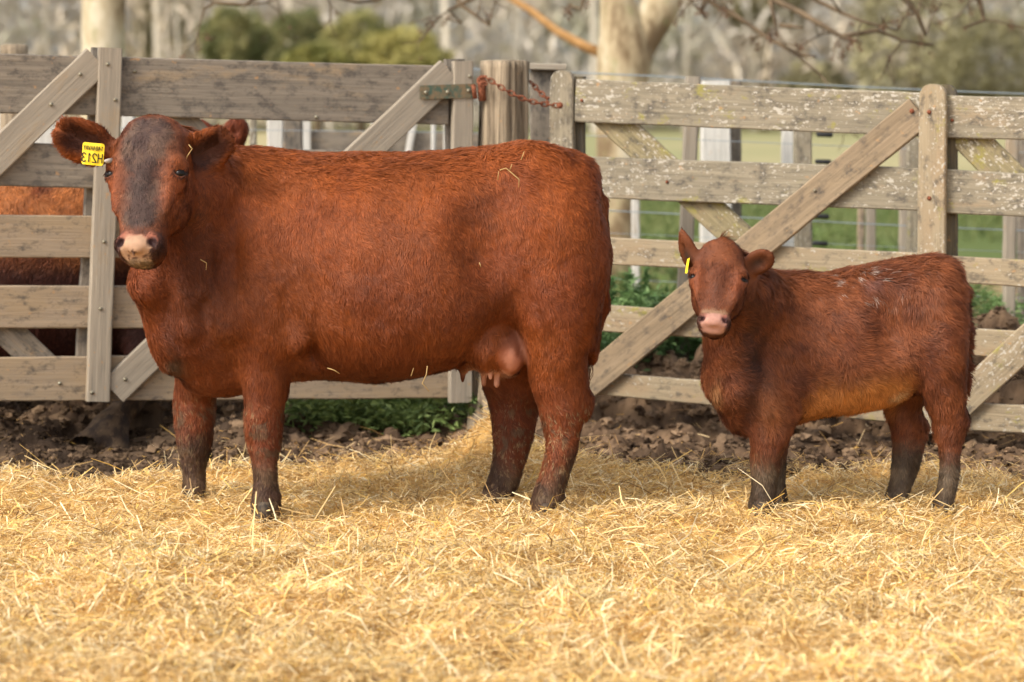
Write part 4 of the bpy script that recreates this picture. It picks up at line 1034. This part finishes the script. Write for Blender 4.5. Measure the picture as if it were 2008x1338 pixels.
for px, py in ((1141, 197), (1867, 236), (1308, 357)): bolt(T, PR, px, py, .001, .007, M_RUST)
for px, py in ((1598, 374), ): bolt(T, PR, px, py, .038, .007)
# chain
def chain_links(b, pts, pitch=.025, r=.0034):
    pts = np.array(pts); seg = np.linalg.norm(np.diff(pts, axis=0), axis=1); s = np.concatenate([[0], np.cumsum(seg)])
    n = int(s[-1]/pitch); q = np.stack([np.interp(np.arange(n+1)*pitch, s, pts[:, k]) for k in range(3)], 1)
    for i in range(n):
        c = (q[i]+q[i+1])/2; d = unit(q[i+1]-q[i]); ref = np.array([0, 1., .1]) if i % 2 else np.array([0, .1, 1.])
        a = unit(np.cross(d, ref)); an = np.linspace(0, 2*math.pi, 13)[:-1]
        ring = [c+d*math.cos(t)*pitch*.72+a*math.sin(t)*.0095 for t in an]; V = []; m_ = len(ring)
        for j, p in enumerate(ring):
            tg_ = unit(ring[(j+1) % m_]-ring[j-1]); e1 = unit(np.cross(tg_, np.cross(d, a))); e2 = np.cross(tg_, e1)
            for k in range(5): V.append(p+r*(math.cos(k*1.2566)*e1+math.sin(k*1.2566)*e2))
        lk = MB(); lk.add(V, [(j*5+k, j*5+(k+1) % 5, ((j+1) % m_)*5+(k+1) % 5, ((j+1) % m_)*5+k) for j in range(m_) for k in range(5)]); hang(lk.build('link', M_RUST), b)
b = thing('chain', 'rusty chain looped from the cracked post to the right gate', 'chain', tuple(up(950, 150, 10.84))); cp = []
for t in np.linspace(0, 1, 14):
    px = 950+(1098-950)*t; py = 150+58*t+ (math.sin(t*math.pi)*14); cp.append(up(px, py, 10.84-.02*math.sin(t*3.1)))
chain_links(b, cp); cp = []
for t in np.linspace(0, 1, 8): cp.append(up(1040+(1090-1040)*t, 160+44*t+5*math.sin(t*math.pi), 11.0-.1*t))
chain_links(b, cp); p = up(1098, 207, 10.83); lk = MB(); lk.tube([p+np.array([0, -.008, 0]), p+np.array([0, .01, 0])], [.013, .015], 8); hang(lk.build('chain_pin', M_RUST), b)
cp = [up(952, 150, 10.84), up(938, 156, 10.86), up(944, 168, 10.83), up(958, 160, 10.83)]; chain_links(b, cp)

# ------------------------------------------------------------------ fences behind
grp = 'posts of the wire fence behind the gates'
sq_post('fence_post', 'leaning grey weathered post seen through the right gate beside the calf ear', 1322, 1350, 150, 745, 11.9, WG2, lean=24, depth=.08)
sq_post('fence_post', 'broad whitewashed post, its flat top just above the right gate', 1378, 1432, 158, 640, 13.2, WW, grow=.2)
bpy.data.objects
sq_post('fence_post', 'grey strip added as the darker right side of the broad whitewashed post', 1430, 1454, 160, 640, 13.35, WG)  # separate grey piece drawn for the darker side face of the whitewashed post
sq_post('fence_post', 'pale left face of the two toned post, left of the pair of small wire spacers', 1533, 1560, 200, 640, 13.6, WW)
sq_post('fence_post', 'grey lichened right side added to the two toned post, middle of the right gate', 1558, 1592, 190, 640, 12.4, WL)  # two separate pieces stand for the pale and grey faces of one post
sq_post('fence_post', 'thin tan stake low between the middle posts and the round topped upright', 1683, 1696, 405, 600, 14.5, WM)
sq_post('fence_post', 'slim grey and pale post beside the thin tan stake', 1699, 1718, 235, 620, 14.0, WG2)
sq_post('fence_post', 'pale lichened post tight left of the round topped gate upright', 1780, 1806, 200, 640, 12.6, WL)
sq_post('fence_post', 'grey post second to the left of the round topped gate upright', 1764, 1781, 190, 640, 13.8, WG2)
sq_post('fence_post', 'pale post near the right edge of the photo, second from the edge', 1966, 1990, 200, 700, 12.3, WG2, lean=10)
sq_post('fence_post', 'grey post at the right edge of the photo', 1998, 2022, 200, 700, 13.0, WG)
sq_post('fence_post', 'pale stake directly right of the big tree trunk foot', 1239, 1255, 300, 600, 14.2, WW)
sq_post('fence_post', 'pale post at the left edge just under the top board of the left gate', -6, 26, 140, 700, 13.0, WW)
sq_post('fence_post', 'broad pale grey post left of the tagged ear of the cow', 66, 118, 140, 700, 13.4, WW)
sq_post('fence_post', 'pale post showing between the left gate upright and the cow forehead', 238, 264, 140, 700, 13.2, WW)
sq_post('fence_post', 'thin tan post right of the far ears over the cow back', 488, 502, 140, 700, 13.0, WL)
sq_post('fence_post', 'broad white post over the neck of the cow, right of the thin tan one', 524, 556, 150, 700, 13.4, WW)
sq_post('fence_post', 'grey squared post touching the broad white one over the cow neck', 556, 592, 150, 700, 13.2, WG)
sq_post('fence_post', 'narrow pale post above the cow back, left of the gate end upright', 846, 856, 150, 700, 13.6, WW)
round_post('fence_post', 'round post end poking above the left end of the top board', up(28, 90, 12.6), up(28, 780, 12.6), .075, .07, WP, 8, group=grp, cat='fence post')
# far corral boards over the cow's back
T = thing('corral_fence', 'far grey board fence glimpsed over the back of the cow', 'fence', (-1, 15, 0))
P2 = Plane(up(470, 400, 15.0), up(1000, 400, 15.2))
for t_, b_, m_ in ((256, 300, WG), (316, 345, WG), (372, 405, WG)): pboard('rail', T, P2, 560, t_, b_, 1010, t_+6, b_+6, .03, m_)
for x in (596, 742, 884, 1000): upright(T, P2, x, 238, x, 690, 26, 26, .04, WW, .041, name='post')
pdiag('brace', T, P2, (780, 420), (812, 244), 12, .03, WW, .042)
# wires
def wire(label, ya, yb, Y, r, xa=-300, xb=2300):
    pts = [up(xa+(xb-xa)*t, ya+(yb-ya)*t + 5*math.sin(t*9), Y) for t in np.linspace(0, 1, 24)]
    b = MB(); b.tube(pts, [r]*24, 6)
    return tag(b.build('fence_wire', M_WIRE), label, 'wire', 'wires of the fence behind the gates')
sl = .042*2600
wire('topmost fence wire, running just over the top rail of the right gate', 96, 190, 12.9, .0035)
wire('second highest fence wire, dark line between the top two rails of the right gate', 232, 302, 13.0, .0018)
wire('pale thick fence wire above the third rail of the right gate', 364, 458, 13.0, .0032)
wire('thin fence wire just over the third rail of the right gate', 410, 500, 13.0, .0015)
wire('fence wire level with the calf eyes', 500, 590, 12.8, .0018)
wire('lowest fence wire, in front of the nettles', 600, 690, 12.8, .0018)
for px, py, w in ((1617, 265, 32), (1614, 318, 32), (1611, 425, 30), (1608, 478, 30)):
    b = MB(); b.tube([up(px-w/2, py, 12.95), up(px-w/2+3, py-1, 12.95), up(px+w/2-3, py, 12.95), up(px+w/2, py+1, 12.95)], [.008, .013, .013, .008], 8)
    nm = {265: 'topmost of the four', 318: 'second from the top of the four', 425: 'third from the top of the four', 478: 'lowest of the four'}[py]
    tag(b.build('wire_spacer', plain('black plastic %d' % py, (.02, .02, .02), .6)), 'black plastic spacer on the fence wires, %s' % nm, 'spacer', 'black spacers on the wires')

# ------------------------------------------------------------------ weeds
def leafset(b, C, n_dir, L, Wd, cols, g):
    """diamond leaves folded along the middle"""
    n = len(C); D = n_dir/np.linalg.norm(n_dir, axis=1)[:, None]
    S = np.cross(D, np.array([0, 0, 1.])+g.normal(0, .5, (n, 3))); S /= np.linalg.norm(S, axis=1)[:, None]+1e-9
    U = np.cross(S, D); L = L[:, None]; w = Wd[:, None]
    V = np.stack([C, C+D*L*.45+S*w/2+U*w*.12, C+D*L-U*L*.15, C+D*L*.45-S*w/2+U*w*.12], 1).reshape(-1, 3)
    i = np.arange(n)[:, None]*4
    b.add(V, None, np.concatenate([i+np.array([0, 1, 2]), i+np.array([0, 2, 3])]), np.repeat(cols, 4, 0))
g = np.random.default_rng(21)
def weeds(n, xr, yr, zt, L, cols, b, dens=None):
    """xr in metres, height envelope zt(x,y)"""
    x = g.uniform(*xr, n); y = g.uniform(*yr, n); P = np.stack([x, y, x*0], -1)
    k = vn(P, 3.5, 62) > .30; x, y, P = x[k], y[k], P[k]
    z0 = gheight(x, y); hgt = zt*(.5+.8*vn(P, 4, 63)); z = z0+hgt*g.random(len(x))**.7
    C = np.stack([x, y, z], -1); d = g.normal(0, 1, (len(x), 3)); d[:, 2] = np.abs(d[:, 2])*.5-.1
    cc = mix(cols[0], cols[1], g.random(len(x)))*(.7+.6*vn(P, 9, 64))[:, None]
    leafset(b, C, d, L*(.6+.8*g.random(len(x))), L*.5*(.6+.6*g.random(len(x))), cc, g)
b = MB()
weeds(24000, (.2, 1.0), (11.6, 13.2), .25, .045, (lin(92, 122, 72), lin(134, 160, 102)), b)
weeds(14000, (1.0, 2.6), (11.9, 13.4), .26, .040, (lin(96, 122, 72), lin(134, 158, 100)), b)
weeds(7000, (-1.0, -.12), (10.9, 12.0), .16, .050, (lin(92, 112, 60), lin(140, 156, 92)), b)
weeds(1500, (-2.15, -1.95), (11.6, 12.0), .30, .05, (lin(84, 120, 60), lin(130, 160, 90)), b)
weeds(5000, (.2, 3.2), (13.6, 18), .16, .05, (lin(90, 108, 56), lin(130, 138, 84)), b)
weeds(9000, (-3, 3.6), (18, 26), .15, .10, (lin(86, 106, 54), lin(122, 132, 78)), b)
tag(b.build('green_weeds', M_LEAF, smooth=False), 'low green nettles and weeds growing thick behind the gates', 'weeds', kind='stuff')
b = MB(); n = 14000; y = g.uniform(26, 48, n); x = g.uniform(-1, 1, n)*y*.26
C = np.stack([x, y, gheight(x, y)], -1); d = g.normal(0, .5, (n, 3)); d[:, 2] = 1
leafset(b, C, d, g.uniform(.08, .22, n), np.full(n, .03), mix(lin(84, 100, 52), lin(120, 126, 78), g.random(n)), g)
tag(b.build('meadow_grass', M_LEAF, smooth=False), 'green meadow grass beyond the fence', 'grass', kind='stuff')
for px, top, lb, hgt in ((1196, 548, 'bushy green weed just right of the cow rump, over the fourth rail', 1), (1232, 536, 'tallest leafy weed right of the cow rump', 1), (1252, 570, 'short dark weed between two taller weeds', 1), (1266, 524, 'slender pale green weed, rightmost over the fourth rail', .6)):
    Y = 12.2+.1*g.random(); A = up(px+4, 760, Y); A[2] = gheight(np.array([A[0]]), np.array([A[1]]))[0]; B = up(px, top, Y); T = thing('weed', lb, 'weed', tuple(A), 'tall weeds by the cow')
    b = MB(); b.tube([A, (A+B)/2+np.array([.01, 0, 0]), B], [.005, .004, .002], 5, col=lin(96, 124, 66)); hang(b.build('stem', M_LEAF), T)
    n = 300; t = g.random(n)**.7; C = A+(B-A)*t[:, None]+g.normal(0, .003, (n, 3)); d = g.normal(0, 1, (n, 3)); d[:, 2] = np.abs(d[:, 2])*.7
    b = MB(); leafset(b, C, d, (.085*(1-t*.5))*hgt*(.6+g.random(n)*.6), (.018*(1-t*.4))*np.ones(n), mix(lin(70, 106, 60), lin(118, 146, 92), g.random(n)), g)
    hang(b.build('foliage', M_LEAF, smooth=False), T)

# ------------------------------------------------------------------ loose straws on the animals
def straw_bit(pts, Y, label, r=.0019):
    P3 = [up(px, py, Y) for px, py in pts]; b = MB(); b.tube(P3, [r]*(len(pts)-1)+[r*.6], 5, col=lin(186, 156, 102))
    tag(b.build('straw_piece', M_STRAW), label, 'straw', 'straws clinging to the cow')
straw_bit([(980, 334), (992, 330), (1004, 340), (1018, 352), (1017, 368)], 8.60, 'longest bent straw lying on the hip of the cow')
straw_bit([(1000, 333), (1004, 322)], 8.61, 'short straw crossing the bent straw on the hip of the cow', .0018)
straw_bit([(1022, 314), (1028, 297)], 8.68, 'single straight straw near the top of the cow rump')
straw_bit([(976, 353), (978, 336)], 8.60, 'thin pale straw left of the bent straw on the hip', .0015)
straw_bit([(838, 718), (836, 735), (828, 752), (842, 768)], 8.62, 'long dangling straw under the cow belly')
straw_bit([(806, 738), (811, 722)], 8.63, 'upright straw caught in the belly hair', .0016)
straw_bit([(642, 722), (655, 726), (666, 733)], 8.62, 'curved straw low on the belly behind the front leg', .0018)
straw_bit([(393, 509), (405, 516), (404, 530)], 8.62, 'small crooked straw on the neck of the cow', .0016)
straw_bit([(370, 284), (377, 292), (368, 305), (363, 318)], 8.52, 'wisp of straw hanging at the base of the untagged ear', .0018)
straw_bit([(940, 515), (943, 524)], 8.55, 'tiny straw fragment on the middle of the cow flank', .0018)

# ------------------------------------------------------------------ trees
def bark_mat():
    m, nt, b = newmat('plane tree bark', .85, .15); g_ = N(nt, 'ShaderNodeNewGeometry').outputs['Position']
    mp = N(nt, 'ShaderNodeMapping'); mp.inputs['Scale'].default_value = (1, 1, .45); nt.links.new(g_, mp.inputs[0])
    c = ramp(nt, noise(nt, mp.outputs[0], 2.2, 5, .65), [(.38, tuple(lin(116, 98, 74))), (.46, tuple(lin(164, 148, 118))), (.58, tuple(lin(192, 182, 158)))])
    c = mixc(nt, ramp(nt, noise(nt, mp.outputs[0], 9, 4), [(.58, (0, 0, 0)), (.66, (.7,)*3)]), c, tuple(lin(140, 136, 96)))
    nt.links.new(c, b.inputs['Base Color']); return m
M_BARK = bark_mat(); M_BR = plain('brown bark', lin(84, 72, 58), .9, .1, 0, 9, lin(112, 96, 76))
M_LIMB = plain('ochre limb bark', lin(164, 124, 78), .9, .1, 0, 9, lin(188, 148, 100))
def twigs(b, A, D, L, r, lev, g, seeds=None, droop=0.0):
    A = np.array(A, float); D = unit(D); n = 5; pts = [A]; d = D.copy()
    for i in range(n): d = unit(d+g.normal(0, .16, 3)+np.array([0, 0, -droop])); pts.append(pts[-1]+d*L/n)
    b.tube(pts, np.linspace(r, r*.55, n+1), 6)
    if seeds is not None and lev <= 1:
        if g.random() < .35: seeds.append(pts[g.integers(2, 6)]+g.normal(0, .03, 3))
    if lev > 0:
        for i in range(2, n+1):
            for q in range(g.integers(1, 3)): twigs(b, pts[i], unit(d+g.normal(0, .75, 3)), L*g.uniform(.35, .6), r*.5, lev-1, g, seeds, droop)
g = np.random.default_rng(33)
# right plane tree, forked
T = thing('plane_tree', 'forked pale plane tree behind the right gate, limb reaching left', 'tree', tuple(up(1210, 559, 20)))
Y = 20.0; b = MB(); px = F/Y
def stem(pts, mat_b): mat_b.tube([up(x, y, Y+dy) for x, y, w, dy in pts], [w/2/px for x, y, w, dy in pts], 20, .06, 5)
stem([(1206, 590, 110, 0), (1208, 480, 88, 0), (1212, 380, 86, 0), (1216, 250, 92, 0), (1221, 150, 102, 0), (1226, 105, 112, 0), (1222, 60, 92, 0), (1210, 0, 66, 0), (1200, -90, 56, 0), (1185, -260, 44, 0), (1160, -520, 26, 0), (1150, -700, 12, 0)], b)
stem([(1226, 120, 96, 0), (1252, 75, 86, .05), (1288, 20, 82, .1), (1318, -40, 74, .15), (1370, -150, 62, .2), (1450, -330, 44, .1), (1540, -560, 26, 0), (1580, -700, 12, 0)], b)
hang(b.build('trunk', M_BARK), T)
b = MB(); stem([(1176, 104, 20, 0), (1140, 88, 18, 0), (1090, 60, 16, 0), (1040, 20, 14, 0), (985, -12, 12, 0), (900, -60, 9, 0)], b)
lb = b.build('limb', M_LIMB); hang(lb, T)
br = MB(); seeds = []
Yb = 15.0
for pts in ([(1540, -560), (1480, -300), (1420, -60), (1385, 0), (1440, 30), (1500, 70), (1560, 105), (1612, 150)],
            [(1480, -300), (1500, -60), (1520, 0), (1570, 25), (1650, 72), (1720, 60), (1770, 80), (1830, 88)],
            [(1500, -60), (1600, 0), (1650, 25), (1690, 42), (1760, 60)], [(1510, 0), (1520, 40), (1524, 70)], [(1640, -200), (1770, -10), (1800, 30), (1815, 70)],
            [(1640, -200), (1890, -40), (1920, 0), (1930, 40), (1890, 55)], [(1650, 72), (1690, 85)], [(1560, 105), (1600, 112)], [(1530, 50), (1575, 55)],
            [(1160, -520), (1060, -180), (1020, -60), (940, -10), (880, 20), (905, 45)], [(1020, -60), (820, -40), (740, 0), (700, 5), (640, -10)], [(820, -40), (520, -20), (480, 10), (420, 5), (400, 18)],
            [(1060, -180), (1150, -30), (1140, 20)], [(880, -30), (905, 10), (960, 50), (950, 20)], [(1370, -150), (1400, -40), (1375, 20), (1382, 35)]):
    P3 = [up(x, y, Yb+.3*math.sin(x*.01)+(2.0 if y < -150 else 0)) for x, y in pts]
    n = len(P3); br.tube(P3, np.linspace(.03 if pts[0][1] < -100 else .016, .007, n), 6, .15)
    for i in range(2, n):
        if pts[i][1] > -20 and g.random() < .8: twigs(br, P3[i], g.normal(0, 1, 3)*np.array([1, .6, .8]), g.uniform(.1, .35), .006, 1, g, seeds, .05)
hang(br.build('branches', M_BR), T)
sb = MB()
for s in seeds + [up(1374, 26, Yb), up(1382, 30, Yb), (up(1368, 22, Yb)), up(1416, 20, Yb), up(1424, 28, Yb), up(1510, 62, Yb), up(1515, 74, Yb), up(1505, 70, Yb), up(1522, 68, Yb), up(1512, 80, Yb)]:
    R = g.uniform(.010, .022); n = 12; d = g.normal(0, 1, (n, 3)); leafset(sb, s+d*R*.3, d, np.full(n, R*1.2), np.full(n, R*.8), mix(lin(96, 72, 56), lin(134, 104, 80), g.random(n)), g)
hang(sb.build('seed_clusters', M_LEAF, smooth=False), T)
# left plane tree
T = thing('plane_tree', 'straight pale plane trunk rising behind the upright of the left gate', 'tree', tuple(up(205, 540, 21)))
Y = 21.0; px = F/Y; b = MB()
stem([(204, 560, 112, 0), (203, 400, 96, 0), (202, 250, 88, 0), (202, 110, 84, 0), (204, 0, 84, 0), (206, -150, 72, 0), (215, -400, 50, 0), (230, -700, 20, 0)], b)
hang(b.build('trunk', M_BARK), T)
b = MB()
for q in range(10): twigs(b, up(215, -300-q*35, 21), np.array([g.normal(), g.normal()*.6, .5]), 1.6, .04, 2, g)
hang(b.build('branches', M_BR), T)
# round olive-green trees, middle distance
def crown(b, c, r, n, size, cols, seed, lump=.35):
    g = np.random.default_rng(seed); d = g.normal(0, 1, (n, 3)); d /= np.linalg.norm(d, axis=1)[:, None]
    R = (1+lump*(fbm(d, 2.2, seed, 3)-.5)*2); rad = R*(g.random(n)**.33*.55+.45); C = np.array(c)+d*rad[:, None]*np.array(r)
    k = vn(C, 1.6/max(r)*2.2, seed+3) > .22; C, d = C[k], d[k]; n = len(C)
    t = fbm(C, 2.4/max(r), seed+5); cc = mix(cols[0], cols[1], sstep(.35, .62, t))*(.75+.5*g.random((n, 1)))
    leafset(b, C, d+g.normal(0, .8, (n, 3)), size*(.6+.8*g.random(n)), size*.7*(.6+.8*g.random(n)), cc, g)
for nm, lb, cx_, cy_, rx, rz, Y, cols in (
    ('round_tree', 'dark green round tree, leftmost of the clump beyond the left gate', 462, 88, 62, 66, 72, (lin(108, 112, 72), lin(158, 152, 104))),
    ('round_tree', 'dark green round tree, second of the clump, with a rounded tip', 582, 88, 60, 64, 76, (lin(108, 112, 72), lin(156, 150, 104))),
    ('round_tree', 'olive round tree in the middle of the clump', 706, 96, 72, 62, 74, (lin(124, 124, 74), lin(172, 164, 108))),
    ('round_tree', 'yellowish olive tree, rightmost of the clump, low and wide', 796, 110, 82, 50, 70, (lin(138, 134, 74), lin(184, 174, 110))),
    ('round_tree', 'small yellowish bush low between the round trees', 620, 128, 60, 30, 68, (lin(120, 120, 64), lin(162, 156, 92)))):
    c = up(cx_, cy_, Y); s = Y/F; base = np.array([c[0], Y, 0]); T = thing(nm, lb, 'tree', tuple(base), 'round green trees beyond the left gate')
    b = MB(); b.tube([base-np.array([0, 0, .1]), base+np.array([.05, 0, c[2]*.5]), c], [.16, .12, .05], 8); hang(b.build('trunk', M_BR), T)
    b = MB(); crown(b, c, (rx*s, rx*s, rz*s), 6500, .13, cols, int(cx_), .6); low = c.copy(); low[2] = max(c[2]-rz*s*.9, .5); crown(b, low, (rx*s*.9, rx*s*.9, rz*s*.8), 3000, .13, cols, int(cx_)+1)
    hang(b.build('crown', M_LEAF, smooth=False), T)
# tall olive trees at right, distance haze put into their muted leaf colour
for i, (cx_, cy_, rx, rz, lb) in enumerate(((1790, 60, 110, 130, 'tall muted olive tree behind the round topped gate upright'), (1940, 130, 105, 95, 'broad muted olive tree at the right edge of the photo'), (1600, 180, 60, 50, 'small muted olive tree left of the tall ones'), (1500, -10, 80, 60, 'high muted green crown above the hanging twigs'), (320, 60, 50, 70, 'faint olive tree right of the left plane trunk'))):
    Y = 112+4*i; c = up(cx_, cy_, Y); s = Y/F; base = np.array([c[0], Y, 0]); T = thing('olive_tree', lb, 'tree', tuple(base), 'muted trees at the edge of the far wood')
    b = MB(); b.tube([base, base+np.array([.2, 0, c[2]*.5]), c], [.3, .22, .08], 8); hang(b.build('trunk', M_BR), T)
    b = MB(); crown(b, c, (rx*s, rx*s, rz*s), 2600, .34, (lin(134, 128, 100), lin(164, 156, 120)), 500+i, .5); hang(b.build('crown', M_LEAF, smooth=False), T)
# bare far wood: one mass
g = np.random.default_rng(55); b = MB(); n = 95000
x = g.uniform(-60, 60, n); y = g.uniform(118, 165, n); z = g.uniform(0, 1, n)**.9*18
P = np.stack([x, y, z], -1); k = fbm(P*np.array([1, .3, 1]), .35, 66, 3) > .28 + .16*sstep(9, 17, z); P = P[k]; n = len(P)
D = g.normal(0, .9, (n, 3)); D[:, 2] = np.abs(D[:, 2])+.5
tone = fbm(P*np.array([1, .2, .7]), .28, 67)[:, None]; warmth = fbm(P*np.array([1, .2, 1]), .16, 68)
cc = mix(lin(192, 184, 172), lin(200, 186, 166), sstep(.4, .6, warmth)); cc = mix(cc, lin(164, 162, 138), .8*sstep(.56, .66, fbm(P*np.array([1, .1, 1]), .22, 69)))*(.84+.3*tone)*(.88+.24*g.random((n, 1)))
leafset(b, P, D, g.uniform(.5, 1.6, n), g.uniform(.10, .30, n), np.clip(cc, 0, 1), g)
for q in range(75):
    x_, y_ = g.uniform(-55, 55), g.uniform(116, 140); h_ = g.uniform(9, 16); lean = g.normal(0, .8); r_ = g.uniform(.1, .26); pale = lin(186, 176, 160)*g.uniform(.75, 1.1)
    b.tube([(x_, y_, 0), (x_+lean*.3, y_, h_*.5), (x_+lean, y_, h_)], [r_, r_*.8, r_*.3], 6, col=np.clip(pale, 0, 1))
tag(b.build('bare_wood', M_TWIG, smooth=False), 'distant mass of bare greyish winter trees', 'wood', kind='stuff')
